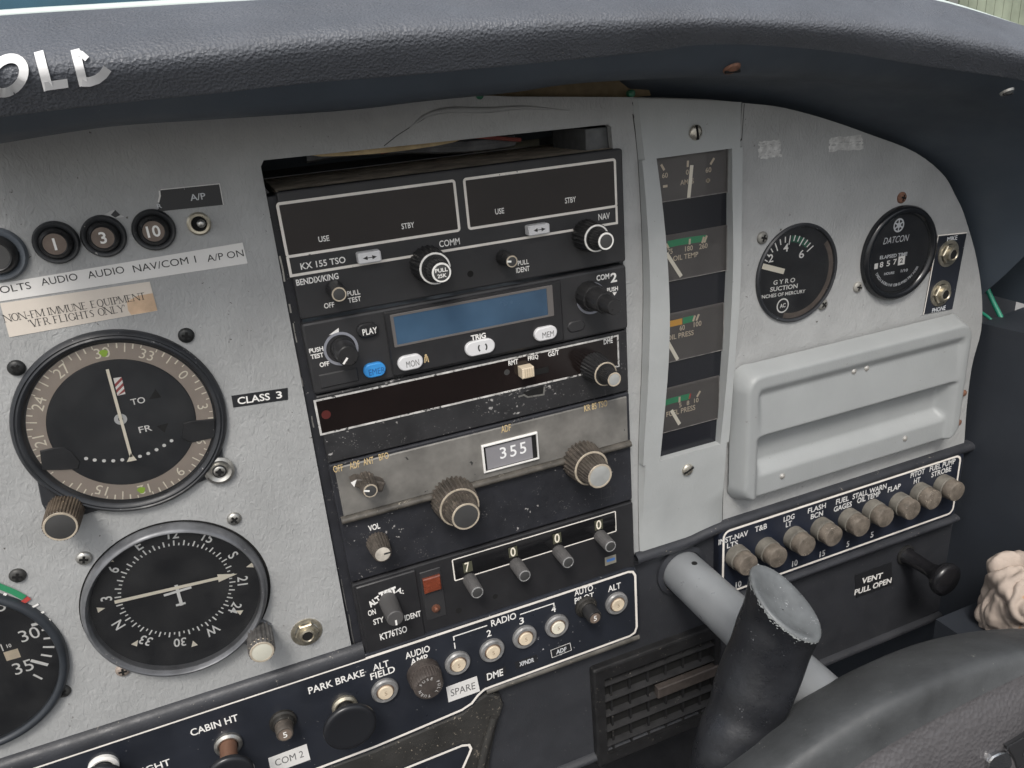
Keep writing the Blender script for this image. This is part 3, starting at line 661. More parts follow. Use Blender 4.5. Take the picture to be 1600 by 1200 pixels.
x, z = at(792, 581.6, q); mb = MB(); mb.ring(x, z, .7, 1.5, q, 20); mb.poly(circle(x, z, .7, 16), q); part('sensor_hole', mb, mat('hole rim', (.05, .05, .05), .4), r3)
a = at(815, 586, q); b = at(857, 578, q); mb = MB(); mb.box(a[0], a[1] - 1.6, b[0], a[1] + 1.4, D, q + .3); part('switch_slot', mb, HOLE, r3)
x, z = at(826, 583, D + 6); mb = MB(); mb.box(x - 3.2, z - 2.6, x + 3.2, z + 2.6, D, D + 6, .5); sl = part('slide_switch', mb, CREAM, r3)
mb = MB(); [mb.box(x + u, z - 2.4, x + u + .35, z + 2.4, D + 6, D + 6.25) for u in (-2, -.8, .4, 1.6)]; part('grip_ridge', mb, mat('cream shade', (.5, .42, .3), .5), sl)
knob('selector_knob', r3, (960, 593), D + 22, D, [(7.6, 6.6, .6), (4.2, 3.9, .4)], RINGC, SILVERCAP, KNOB, 26, .06, ring_w=.55)
x0, z0 = at(819, 618, q); x1, z1 = at(849, 605, q); mb = MB(); mb.prism([(x0, z0 + 1), (x0 + 2, z0 - 1), (x1, z1 - 3.5), (x1, z1 + .8), (x0, z1 - .4)], D - .5, D + .1); part('latch_notch', mb, HOLE, r3)
mb = MB(); mb.ribbon([(x0 - 3, z0), (x0, z0 + .2), (x0 + 2, z0 - 1.4), (x1, z1 - 4), (x1 + .8, z1)], .9, D + .14); part('latch_rim', mb, STEEL, r3, smooth=0)
x, z = at(509.6, 648, D + .3); mb = MB(); mb.poly(circle(x, z, 2.1, 20), D + .3); part('indicator_lamp', mb, mat('dim red lamp', (.09, .02, .018), .3), r3, smooth=0)

# ------------------------------------------------------------------ 4 direction finder receiver
r4 = thing('adf_receiver', 'worn grey faced direction finder receiver with big ribbed knobs and counter reading 355', 'radio', (X0, ZR[4], 0))
D = 4.0; zs_ = (at(532, 815, D)[1] + at(973, 690, D)[1]) / 2
part('face_plate', ledge(X0 - .4, ZR[4] + .5, X1 + .2, ZR[3] - .4, -2, D, .8, 1.4), RWORN2, r4)
mb = MB(); mb.prism(rrect(X0 + 2.2, zs_ + 1.2, X1 - 1.6, ZR[3] - 2.2, .6), D - 1, D + .8, .5); part('metal_face', mb, WORNGREY, r4)
mb = MB(); mb.grid([[(x, zs_ + b_, D + a_) for a_, b_ in ((.2, 1.4), (2.2, .8), (3, -.4), (2.6, -1.6), (.2, -2.4))] for x in np.linspace(X0 + .6, X1 - .6, 20)]); part('ledge', mb, mat('worn ledge', (.075, .068, .058), .5, mott=.5, mscale=120, speck=[((.3, .27, .22), 600, .70)]), r4, smooth=60)
q = D + .9; mb = MB()
for s, px, py, h, wd in (('OFF', 528.4, 732, 11, 15), ('ADF', 554, 726.4, 11, 16), ('ANT', 575.6, 720.4, 11, 16), ('BFO', 599.6, 713, 10.5, 15), ('ADF', 790.6, 669.4, 11, 15), ('KR 85 TSO', 931, 634, 10, 36)): mb.tpx(s, px, py, h, wd, q, bold=.01)
part('lettering', mb, GOLD, r4, smooth=0)
wv = plate_from((751, 695), (842, 716), q); wz1 = (at(749, 696, q)[1] + at(839, 674, q)[1]) / 2; wz0 = (at(755, 739, q)[1] + at(842, 716, q)[1]) / 2
wv = (wv[0], wz0, wv[2], wz1)
mb = MB(); mb.prism(rrect(*wv), D, q + 1.2, .3, [rrect(wv[0] + .9, wz0 + .7, wv[2] - .7, wz1 - .9)]); cw = part('counter_window', mb, RINGW, r4)
mb = MB(); mb.prism(rrect(wv[0] + .7, wz0 + .6, wv[2] - .6, wz1 - .8), D, q + .05); part('window_recess', mb, HOLE, cw)
mb = MB(); mb.prism(rrect(wv[0] + 2.2, wz0 + 1.1, wv[2] - 3.2, wz1 - 2), D, q + .12); part('counter_drum', mb, mat('grey drum', (.24, .235, .25), .5), cw)
mb = MB()
for i, (s, px, py) in enumerate((('3', 787.6, 706.5), ('5', 803.4, 703.4), ('5', 818.6, 698.8))): mb.tpx(s, px - 1.5, py + 1, 18, 10, q + .2, bold=.01)
part('lettering', mb, mat('bright white', (.85, .85, .85), .5), cw, smooth=0)
k, x, z = knob('mode_knob', r4, (579, 767), D + 13, D, [(4.6, 3.6, 1)], RINGC, KCAP, KNOBBR, 14, .12, ring_w=.5, pointer=PI * .9)
mb = MB(); ca, sa = math.cos(-.45), math.sin(-.45)
mb.prism([(x + u * ca - v * sa, z + u * sa + v * ca) for u, v in ((-8, 0), (-6, -2), (6, -2.6), (8, -2.2), (8, 2.2), (6, 2.6), (-6, 2.0))], D, D + 7, .6); part('knob_bar', mb, KNOBBR, k)
mb = MB(); mb.poly([(x + u * ca - v * sa, z + u * sa + v * ca) for u, v in ((-8.3, 0), (-6, -1.9), (-6, 1.9))], D + 7.1); part('pointer_mark', mb, WHITE, k, smooth=0)
knob('tuning_knob', r4, (728, 807), D + 22, D + 1, [(11.6, 10.6, .55), (8.2, 7.4, .45)], RINGC, KCAP, KNOBBR, 30, .10, ring_w=.8)
knob('tuning_knob', r4, (937.6, 744), D + 22, D + 1, [(11, 10, .55), (7.9, 7.1, .45)], RINGC, SILVERCAP, KNOBBR, 28, .10, ring_w=.9)
knob('volume_knob', r4, (598, 866), D + 12, D, [(5.6, 4.5, 1)], None, mat('dirty white cap', (.52, .48, .42), .5, mott=.3, mscale=200), KNOBBR, 20, .09, ring_w=.4, pointer=0, pm=BLACKINK)
mb = MB(); mb.tpx('VOL', 584.6, 823.6, 9.5, 18, D + .1, bold=.02); part('volume_lettering', mb, WHITE, r4, smooth=0)
mb = MB(); x, z = at(947, 770, D + .1); mb.ribbon(rrect(x - 3, z - 3, x + 3, z + 3), .3, D + .1, True); part('worn_outline', mb, KCAP, r4, smooth=0)

# ------------------------------------------------------------------ 5 transponder
r5 = thing('transponder', 'black transponder with four code knobs and orange lamp at the bottom of the stack', 'radio', (X0, ZR[5], 0))
D = 4.5
part('face_plate', ledge(X0 - .4, ZR[5], X1 + .2, ZR[4] - .5, -2, D, .8, 1.4), RBLK, r5)
xs_ = at(657, 945, D)[0]
mb = MB(); mb.prism(rrect(X0 + 1.2, ZR[5] + 1, xs_, ZR[4] - 2.2, .8), D - 1, D + 1, .5); part('control_face', mb, RBLK, r5)
q = D + 1.08; mb = MB()
for s, px, py, h, wd in (('ON', 581, 957, 9, 12), ('STY', 591.5, 970, 9, 16), ('IDENT', 645, 962, 9, 25), ('KT76TSO', 615, 989, 11, 42)): mb.tpx(s, px, py, h, wd, q, bold=.02)
mb.tpx('ALT', 585, 940, 10, 20, q, rot=(10, -7), bold=.05); mb.tpx('TEST', 606, 926, 11, 27, q, rot=(10, -4), bold=.09); mb.tpx('A:.', 626, 923, 8, 14, q, rot=(10, 2), bold=.03)
part('lettering', mb, WHITE, r5, smooth=0)
knob('function_knob', r5, (618, 967), D + 17, D + 1, [(4.7, 4.2, 1)], None, None, mat('grey rubber knob', (.075, .073, .073), .55), pointer=-PI / 2)
x, z = at(676, 914, D + 2); mb = MB(); mb.box(x - 4.6, z - 4.4, x + 4.6, z + 4.4, D, D + 2, .5); part('reply_lamp', mb, mat('orange lamp lens', (.19, .045, .022), .25, mott=.35, mscale=200, spec=.7), r5)
mb = MB(); mb.prism(rrect(x - 5.6, z - 22, x + 5.6, z + 8, .5), D - 1, D + .4, .3); part('lamp_strip', mb, RBLK2, r5)
x, z = at(682, 952, D + 1.5); mb = MB(); mb.lathe([(2.4, D + .3), (2.3, D + 1), (1.3, D + 1.1), (1.2, D + 2.2), (.6, D + 2.6)], x, z, 20); part('dimmer_stud', mb, mat('copper stud', (.26, .12, .08), .4, metal=.6), r5)
for px, py, r in ((717, 954, 1.7), (774, 932, 1.5)): x, z = at(px, py, D + .1); mb = MB(); mb.poly(circle(x, z, r, 20), D + .08); part('screw_hole', mb, HOLE, r5, smooth=0)
wx0 = (at(707, 877, D)[0] + at(711, 909, D)[0]) / 2; wx1 = (at(961.6, 797, D)[0] + at(962, 828, D)[0]) / 2; wz1 = (at(707, 876.7, D)[1] + at(961.6, 797, D)[1]) / 2; wz0 = (at(711, 909.6, D)[1] + at(961.6, 827.8, D)[1]) / 2
mb = MB(); mb.ribbon(rrect(wx0, wz0, wx1, wz1, .5), .65, D + .12, True); cwin = part('code_window', mb, CREAMLINE, r5, smooth=0)
mb = MB(); n_ = 8; mb.grid([[(x, wz0 + .6 + (wz1 - wz0 - 1.2) * i / n_, D + .1 + .9 * math.sin(PI * i / n_)) for x in (wx0 + .6, wx1 - .6)][::-1] for i in range(n_ + 1)]); part('window_bar', mb, mat('gloss black bar', (.01, .01, .011), .12), cwin, smooth=60)
for px, py in ((731, 886), (801.6, 862.4), (870.5, 841), (935.5, 820)): x, z = at(px, py, D + 1.1); mb = MB(); mb.quad((x, z), 2.5, 3.1, D + 1.12); part('code_drum', mb, mat('olive drum', (.075, .075, .05), .5), cwin, smooth=0)
mb = MB()
for s, (px, py) in zip('7000', ((730, 886), (801.6, 862.4), (870.5, 841), (935.5, 820))): mb.tpx(s, px, py, 14.5, 8 if s == '0' else 7, D + 1.2, bold=.012)
part('lettering', mb, CREAMPRINT, r5, smooth=0)
GK = mat('grey plastic code knob', (.085, .082, .082), .6, mott=.2, mscale=300)
for px, py in ((746, 926), (820, 900), (888, 879), (954, 854)):
    knob('code_knob', r5, (px, py), D + 13, D, [(3.7, 3.5, 1)], mat('scuffed rim', (.25, .25, .25), .6, mott=.5, mscale=900), KCAP, GK, 18, .05, ring_w=.45)
x, z = at(954, 875, D + .1); mb = MB(); mb.quad((x, z), 3.6, 2.8, D + .1); st = part('sticker', mb, mat('faded grey sticker', (.25, .24, .20), .6), r5, smooth=0)
mb = MB(); mb.quad((x + .2, z + .1), 2.6, .9, D + .13); part('blue_print', mb, mat('blue print', (.08, .2, .5), .6), st, smooth=0)

# ------------------------------------------------------------------ screws
_scr = {}
def screw(px, py, label, kind='phillips', m_=STEEL, r=3.15, d0=2.0, washer=None, rot=.3, cat='screw', grp='panel screws'):
    x, z = at(px, py, d0 + 1.2); key = (kind, m_.name, r, washer)
    if key in _scr: o = copy_tree(_scr[key], x, z, d0, label); o.rotation_euler.y = rot; return o
    ORG_ = (x, z, d0); mb = MB()
    mb.lathe([(r, d0), (r, d0 + .5), (r * .85, d0 + 1.2), (r * .5, d0 + 1.6), (0.01, d0 + 1.7)], x, z, 28, cap=False)
    if washer: mb.lathe([(washer, d0 - .1), (washer, d0 + .5), (washer * .8, d0 + 1.0), (r + .6, d0 + .4), (r, d0 + .1)], x, z, 36, cap=False)
    o = tag(part('screw', mb, m_ if not washer else STEEL, None, ORG_), label, cat, grp)
    if washer: h = MB(); h.lathe([(r, d0 + .2), (r * .9, d0 + 1.2), (.01, d0 + 1.9)], x, z, 24, cap=False); part('screw_head', h, m_, o)
    s = MB(); q = d0 + 1.78 + (.2 if washer else 0); w_ = r * .16
    if kind == 'phillips':
        s.poly([(x - r * .55, z - w_), (x - w_, z - w_), (x - w_, z - r * .55), (x + w_, z - r * .55), (x + w_, z - w_), (x + r * .55, z - w_), (x + r * .55, z + w_), (x + w_, z + w_), (x + w_, z + r * .55), (x - w_, z + r * .55), (x - w_, z + w_), (x - r * .55, z + w_)], q)
    else: s.box(x - r * .95, z - w_, x + r * .95, z + w_, d0 + .8, q + .02)
    part('recess', s, HOLE, o, smooth=0); o.rotation_euler.y = rot
    _scr[key] = o; return o
screw(291, 525, 'black cross head screw at the upper right of the course indicator', m_=BLACKSCREW)
screw(25, 576, 'black cross head screw at the left of the course indicator', m_=BLACKSCREW, rot=.8)
screw(343, 737, 'black screw in a bright cup washer beside the lower right of the course indicator', m_=BLACKSCREW, r=3.2, d0=3.5, washer=6.3)
screw(131, 874, 'shiny screw touching the upper left of the compass dial', m_=STEEL, d0=2.2)
screw(366, 812, 'shiny screw touching the upper right of the compass dial', m_=STEEL, rot=1.1)
screw(192, 1049, 'pinkish worn screw below the left of the compass dial', m_=mat('tarnished screw', (.42, .35, .30), .45, metal=.5, mott=.3, mscale=400), rot=.1)
screw(27, 901, 'dark screw above the tachometer', m_=mat('dark dull screw', (.05, .05, .048), .5, metal=.3, mott=.3, mscale=400), r=3.2)
screw(98, 1082, 'dark screw at the lower right of the tachometer', m_=mat('dark dull screw', (.05, .05, .048), .5), r=3.2, rot=1.)
SLT = mat('bright slotted screw', (.55, .52, .45), .33, metal=.8, mott=.25, mscale=300)
screw(1089, 207, 'slotted bright screw at the top of the narrow gauge cover', 'slot', SLT, 3.6, 5.1, rot=1.45)
screw(1076, 735, 'slotted bright screw at the bottom of the narrow gauge cover', 'slot', SLT, 3.6, 6.1, rot=-.4)
GS = mat('grey painted screw', (.25, .245, .225), .5, metal=.3, mott=.35, mscale=400)
screw(1193, 372, 'grey screw at the upper left of the suction gauge', m_=GS, r=3.4)
screw(1287, 476, 'grey screw at the lower right of the suction gauge', m_=GS, r=3.4, rot=.8)
screw(1411, 309, 'rusty screw above the hour meter', m_=RUST, r=3.2)
screw(1450, 420, 'rusty screw between the hour meter and the jack plate', m_=RUST, r=3.2, rot=.7)
screw(1342, 449, 'pale grey screw at the lower left of the hour meter', m_=mat('pale screw', (.36, .35, .32), .5, metal=.3), r=3.2)

# ------------------------------------------------------------------ round dials
def numerals(parent, items, cx, cz, r, d, h, m_, bold=.01, inward=False, wsc=1.0, shear=0):
    """items: (text, screen angle in radians, 0 = right, ccw); numerals stand radially with their tops outwards"""
    mb = MB()
    for s, a in items:
        asp = text_mesh(s, bold, shear)[2]; mb.text(s, cx + r * math.cos(a), cz + r * math.sin(a), d, h, h * asp * wsc, a - PI / 2, bold, shear)
    return part('numerals', mb, m_, parent, smooth=0)
def tick(mb, cx, cz, r0, r1, a, w_, d): mb.ribbon([(cx + r0 * math.cos(a), cz + r0 * math.sin(a)), (cx + r1 * math.cos(a), cz + r1 * math.sin(a))], w_, d)
def ang(px, py, d, cx, cz): x, z = at(px, py, d); return math.atan2(z - cz, x - cx)

# course deviation indicator
cx, cz = -76.6, -79.0
vor = thing('course_indicator', 'round course deviation indicator with tan compass card and vertical white needle', 'flight instrument', (cx, cz, 2))
mb = MB(); mb.lathe([(39.8, 2), (39.8, 3.4), (39.2, 4.6), (38.2, 5.3), (37.7, 4.9), (37.0, 5.4), (36.0, 5.0), (35.4, 3.8), (34.9, 2.4)], cx, cz, 96, cap=False)
mb.prism(circle(cx, cz, 39.6, 40), 2, 2.3); ears = []
part('bezel', mb, BEZEL, vor, smooth=50)
for px, py, rr in ((336, 731, 4.0), (96, 790, 7)):
    x, z = at(px, py, 2.5); a = math.atan2(z - cz, x - cx); L = math.hypot(x - cx, z - cz)
    pts = [(cx + 38 * math.cos(a - .42), cz + 38 * math.sin(a - .42)), (x + rr * math.cos(a - 1.2), z + rr * math.sin(a - 1.2)), (x + rr * math.cos(a), z + rr * math.sin(a)), (x + rr * math.cos(a + 1.2), z + rr * math.sin(a + 1.2)), (cx + 38 * math.cos(a + .42), cz + 38 * math.sin(a + .42))]
    mb = MB(); mb.prism(pts, 2, 3.4, .4); part('mounting_flange', mb, BEZEL, vor)
DD = 2.6
mb = MB(); mb.poly(circle(cx, cz, 35.2, 72), DD); part('dial_face', mb, DIAL, vor, smooth=0)
mb = MB(); mb.ring(cx, cz, 27.6, 34.4, DD + .12, 96); card = part('compass_card', mb, TAN, vor, smooth=0)
a30 = ang(160, 553, DD, cx, cz); a12 = ang(222, 763, DD, cx, cz)
aof = lambda hdg: a30 - math.radians(hdg - 300)
numerals(card, [(str(n), aof(n * 10)) for n in range(0, 36, 3) if n not in (18,)], cx, cz, 30.9, DD + .2, 4.2, CREAMPRINT, .0, wsc=1.0)
mb = MB()
for k in range(72):
    a = aof(k * 5)
    if k % 6 == 0: continue
    tick(mb, cx, cz, 32.2 if k % 2 == 0 else 33.0, 34.3, a, .55 if k % 2 == 0 else .4, DD + .2)
    if k % 6 == 3: tick(mb, cx, cz, 30.6, 33, a, .5, DD + .21)
part('card_ticks', mb, CREAMPRINT, card, smooth=0)
mb = MB(); mb.prism(circle(cx, cz, 27.4, 72), DD, DD + .35, .2); part('inner_face', mb, mat('inner black face', (.018, .020, .024), .5, mott=.2, mscale=40), vor)
tabs = MB()
def tab(P, r): tabs.prism([at(*p, DD + .9) for p in P], DD, DD + .9, .3)
for P in (((62, 705), (85, 700), (100, 699), (112, 706), (125, 722), (122, 733), (95, 735), (66, 735)), ((286, 662), (300, 658), (336, 655), (336, 684), (300, 692), (284, 686))):
    mb = MB(); mb.prism([at(*p, DD + .9) for p in P], DD, DD + .9, .3); part('mask_tab', mb, mat('chipped black tab', (.020, .021, .024), .5, mott=.2, mscale=80, speck=[((.28, .28, .28), 420, .73)]), vor)
mb = MB(); q = DD + .5
mb.tpx('TO', 215.5, 626.5, 10, 22, q, bold=.01); mb.tpx('FR', 227, 670, 10, 20, q, bold=.01)
for i in range(11):
    if i == 5: continue
    P = spline([at(*p, q) for p in ((134.5, 716.5), (148, 718.8), (162.5, 720), (177, 720), (191, 718.5), (204, 717), (218.6, 713), (231.6, 708.5), (244.6, 702.6), (256.5, 696), (268, 688.6))], 11)[i]
    mb.poly(circle(P[0], P[1], .75, 12), q)
part('dial_marks', mb, WHITE, vor, smooth=0)
mb = MB(); mb.poly([at(*p, q) for p in ((233, 624), (243, 608), (252, 621))], q); mb.poly([at(*p, q) for p in ((245, 666), (263, 661), (257, 676))], q); part('flag_triangles', mb, mat('dull black flag', (.006, .006, .006), .8), vor, smooth=0)
fl = [at(*p, q) for p in ((177, 591), (190, 589), (196, 615.5), (183.5, 618.5))]
mb = MB(); mb.poly(fl, q); fg = part('warning_flag', mb, WHITE, vor, smooth=0)
mb = MB()
for i in range(3):
    t0, t1 = .05 + i * .33, .22 + i * .33
    lerp = lambda u, v: (fl[0][0] + (fl[1][0] - fl[0][0]) * u + (fl[3][0] - fl[0][0]) * v, fl[0][1] + (fl[1][1] - fl[0][1]) * u + (fl[3][1] - fl[0][1]) * v)
    mb.poly([lerp(0, min(t0 + .28, 1)), lerp(0, min(t1 + .28, 1)), lerp(1, max(t1 - .05, 0)), lerp(1, max(t0 - .05, 0))], q + .05)
part('flag_stripes', mb, mat('flag red', (.36, .08, .08), .6), fg, smooth=0)
mb = MB(); x, z = at(188.5, 655, q); mb.ring(x, z, .9, 2.4, q + .05, 24); mb.poly(circle(x, z, .6, 12), q + .06); part('centre_mark', mb, mat('grey white mark', (.55, .56, .56), .5), vor, smooth=0)
mb = MB(); q2 = DD + 1.1; a = at(167.5, 577, q2); b = at(205, 714, q2); mb.ribbon([a, b], 1.15, q2); mb.poly([at(*p, q2) for p in ((198, 722), (205, 708), (214, 719))], q2); part('needle', mb, CREAMPRINT, vor, smooth=0)
for px, py in ((162, 552), (221, 766)): mb = MB(); x, z = at(px, py, DD + .3); mb.poly([(x + 1.5 * math.cos(t) * (1 + .25 * math.sin(3 * t)), z + 1.5 * math.sin(t)) for t in np.linspace(0, 2 * PI, 14, endpoint=False)], DD + .3); part('paint_dab', mb, LIME, vor, smooth=0)
mb = MB(); mb.poly(circle(cx, cz, 35.2, 72), DD + 1.6); part('glass', mb, GLASS, vor, smooth=0)
knob('course_knob', vor, (94.5, 823), 19, 2.5, [(7.0, 6.6, 1)], RINGC, KCAP, mat('brown fluted knob', (.10, .078, .058), .45, mott=.4, mscale=200, speck=[((.34, .26, .17), 700, .7)]), 34, .07, ring_w=.7)

# radio compass dial
cx, cz = -75.9, -167.3
adf = thing('radio_compass', 'round grey rimmed radio compass dial with cream arrow needle under the course indicator', 'flight instrument', (cx, cz, 2))
mb = MB(); mb.lathe([(38.9, 2), (38.9, 3.6), (38.2, 6.4), (37.4, 7.6), (36.6, 7.8), (36.1, 7.2), (35.4, 4.4), (35.2, 2.2)], cx, cz, 96, cap=False); part('bezel', mb, BEZELGREY, adf, smooth=60)
mb = MB(); mb.ring(cx + .3, cz - .2, 38.5, 39.9, 2.1, 72); part('gasket', mb, HOLE, adf, smooth=0)
mb = MB(); mb.poly(circle(cx, cz, 35.4, 72), 2.5); part('dial_face', mb, DIAL, adf, smooth=0)
cx2, cz2 = at(276, 921, 2.6)
aN = ang(189, 974, 2.6, cx2, cz2); hof = lambda h: aN - math.radians(h)
numerals(adf, [({0: 'N', 9: 'E', 18: 'S', 27: 'W'}.get(n, str(n)), hof(n * 10)) for n in range(0, 36, 3)], cx2, cz2, 28.2, 2.65, 4.6, mat('pale numerals', (.8, .8, .78), .6), .015, wsc=.9)
mb = MB()
for k in range(72):
    a = hof(k * 5); big_ = k % 2 == 0; tick(mb, cx2, cz2, 22.4, 25.0 if big_ else 23.7, a, .62 if big_ else .55, 2.62)
part('dial_ticks', mb, mat('pale numerals', (.8, .8, .78), .6), adf, smooth=0)
for (px, py) in ((157, 952), (212, 1005), (303, 1006), (374, 956), (391, 884), (172, 875)):
    x, z = at(px, py, 2.6); a = math.atan2(z - cz2, x - cx2); mb = MB(); mb.poly([(x + 1.9 * math.cos(a + PI + t), z + 1.9 * math.sin(a + PI + t)) for t in (0, 2.3, -2.3)], 2.62); part('index_mark', mb, CREAMPRINT, adf, smooth=0)
mb = MB(); a = at(249, 826, 2.6); b = at(252, 836, 2.6); mb.ribbon([a, b], 1, 2.66); part('orange_index', mb, ORANGE, adf, smooth=0)
q = 3.6; A_, B_ = at(179, 941, q), at(371, 896.5, q); dx, dz = B_[0] - A_[0], B_[1] - A_[1]; L = math.hypot(dx, dz); ux, uz = dx / L, dz / L; tip_ = lambda s, o: (A_[0] + ux * s - uz * o, A_[1] + uz * s + ux * o)
mb = MB(); mb.poly([tip_(0, -.85), tip_(L - 8.5, -.75), tip_(L - 8.5, -2.1), tip_(L, 0), tip_(L - 8.5, 2.1), tip_(L - 8.5, .75), tip_(0, .85)], q); part('needle', mb, CREAMPRINT, adf, smooth=0)
mb = MB(); q = 3.3
mb.ribbon([at(275, 914, q), at(284, 946, q)], 1.4, q); mb.ribbon([at(256, 930.5, q), at(299, 917.5, q)], 1.2, q + .02); mb.ribbon([at(275, 946, q), at(290, 942, q)], 1.1, q + .03); part('aeroplane_symbol', mb, mat('pale numerals', (.8, .8, .78), .6), adf, smooth=0)
mb = MB(); mb.poly(circle(cx, cz, 35.8, 72), 5.4); part('glass', mb, GLASS, adf, smooth=0)
x, z = at(398, 990, 4); mb = MB(); a = math.atan2(z - cz, x - cx); mb.prism([(cx + 36 * math.cos(a + s * .2) + e * math.cos(a), cz + 36 * math.sin(a + s * .2) + e * math.sin(a)) for s, e in ((-1, 0), (-1, 9), (1, 9), (1, 0))], 2, 4, .5); part('mounting_flange', mb, BEZELGREY, adf)
knob('heading_knob', adf, (409.5, 1019), 19, 3, [(6.0, 6.2, .85), (6.2, 5.9, .15)], RINGC, mat('ivory cap', (.55, .54, .46), .5, speck=[((.15, .14, .12), 500, .72)]), mat('grey fluted knob', (.13, .125, .12), .45, metal=.4, mott=.4, mscale=250), 18, .10, ring_w=.8)

# tachometer, cut by the left edge of the picture
xr_, zr_ = at(103, 1012, 4); cx, cz = xr_ - 40.5, zr_ + 1
tach = thing('tachometer', 'round black tachometer with green arc partly cut off at the lower left', 'engine gauge', (cx, cz, 2))
mb = MB(); mb.lathe([(40.5, 2), (40.5, 4), (39.5, 5.4), (38.0, 5.6), (37.0, 4.6), (36.6, 2.8)], cx, cz, 96, cap=False); part('bezel', mb, mat('blue black bezel', (.03, .035, .042), .4, mott=.2, mscale=60), tach, smooth=60)
mb = MB(); mb.poly(circle(cx, cz, 36.9, 72), 2.6); part('dial_face', mb, DIAL, tach, smooth=0)
mb = MB(); q = 2.7
for p0, p1, w_ in (((3, 936), (9, 927), 1.2), ((47, 951), (60, 944), .9), ((55, 961.5), (69, 956), .9), ((49, 977), (79, 969), 1.4), ((65, 985), (83, 981), .9), ((68, 998), (85, 996), .9), ((67, 1011), (85, 1011), .9), ((64, 1023), (81, 1025.5), .9), ((48, 1032), (75, 1039), 1.4), ((52, 1054), (66, 1061), .9)): mb.ribbon([at(*p0, q), at(*p1, q)], w_, q)
part('dial_ticks', mb, WHITE, tach, smooth=0)
mb = MB()
for s, px, py, h in (('30', 46, 991, 19), ('35', 36, 1042, 19), ('25', -8, 949, 19)): mb.tpx(s, px, py, h, None, 2.72, bold=.0, rot=(10, -3.2))
part('numerals', mb, WHITE, tach, smooth=0)
mb = MB(); mb.ribbon([at(*p, 2.74) for p in ((-40, 903), (-20, 908), (0, 916.5), (20, 924.5), (38, 934))], 2.6, 2.74); part('green_arc', mb, GREEN, tach, smooth=0)
mb = MB(); mb.ribbon([at(28, 947, 2.78), at(46, 934, 2.78)], 1.9, 2.78); part('red_line', mb, RED, tach, smooth=0)
mb = MB(); x, z = at(19, 1023, 2.7); mb.quad((x, z), 2.7, 2.3, 2.72); part('counter_digit', mb, CREAM, tach, smooth=0)
mb = MB(); mb.tpx('1', 3, 1012, 12, 2, 2.72); mb.tpx('10', 14, 1009, 6, 7, 2.72); part('counter_print', mb, WHITE, tach, smooth=0)
mb = MB(); mb.poly(circle(cx, cz, 36.9, 72), 4.2); part('glass', mb, GLASS, tach, smooth=0)

# suction gauge
cx, cz, R_ = 267.0, -73.7, 27.6
suc = thing('suction_gauge', 'round gyro suction gauge with thick white pointer and green band', 'engine gauge', (cx, cz, 2))
mb = MB(); mb.lathe([(R_, 1.9), (R_, 3.2), (R_ - .8, 3.8), (R_ - 1.8, 3.4), (R_ - 2.2, 2.1)], cx, cz, 72, cap=False); part('bezel', mb, BEZEL, suc, smooth=50)
mb = MB(); mb.poly(circle(cx, cz, R_ - 2, 60), 2.15); part('dial_face', mb, DIAL, suc, smooth=0)
mb = MB(); mb.ring(cx, cz, R_ - 5.2, R_ - 2.2, 2.2, 40, -1.9, .65); part('inner_wall', mb, mat('brown inner wall', (.13, .105, .09), .6, mott=.3, mscale=100), suc, smooth=0)
c2 = at(1226, 425, 2.3)
def aa(px, py): return ang(px, py, 2.3, *c2)
mb = MB()
for s, px, py in (('2', 1204.5, 403.5), ('4', 1228, 387), ('6', 1252.5, 397)): mb.tpx(s, px, py, 12.5, 8, 2.25, bold=.01)
for s, px, py, h, wd in (('G Y R O', 1225.5, 439.5, 7, 34), ('SUCTION', 1225, 449.5, 7, 43), ('INCHES OF MERCURY', 1224, 459.5, 5.5, 70)): mb.tpx(s, px, py, h, wd, 2.25, rot=(10, -1.4), bold=.02)
part('lettering', mb, WHITE, suc, smooth=0)
mb = MB(); x, z = at(1223, 477.5, 2.25); mb.ring(x, z, 3.4, 4.2, 2.25, 24); mb.tpx('AC', 1223, 477.5, 6.5, 9, 2.26, bold=.03); part('maker_mark', mb, WHITE, suc, smooth=0)
mb = MB(); rr = 19.5
P2 = at(1196, 399, 2.3); P4 = at(1230, 370, 2.3); P6 = at(1270, 384, 2.3)
arcs = spline([at(*p, 2.3) for p in ((1189, 417), (1197, 397), (1212, 379), (1230, 369), (1247, 368), (1261, 374), (1271, 384))], 41)
for i in range(4, 41, 3):
    x, z = arcs[i]; u = (c2[0] - x, c2[1] - z); l = math.hypot(*u); k = 5 if i in (13, 22, 31, 40) else 3.2; mb.ribbon([(x, z), (x + u[0] / l * k, z + u[1] / l * k)], .7, 2.26)
part('dial_ticks', mb, WHITE, suc, smooth=0)
mb = MB(); P = arcs[23:38]; mb.ribbon([(x + (c2[0] - x) * .10, z + (c2[1] - z) * .10) for x, z in P], 3.6, 2.22); part('green_arc', mb, mat('dark green arc', (.025, .11, .07), .55), suc, smooth=0)
mb = MB(); mb.ribbon([at(1188.5, 415, 3), at(1226, 424.5, 3)], 3.0, 2.7); part('needle', mb, mat('ivory pointer', (.74, .70, .60), .5), suc, smooth=0)
mb = MB(); mb.poly(circle(cx, cz, R_ - 1.8, 60), 3.1); part('glass', mb, GLASS, suc, smooth=0)

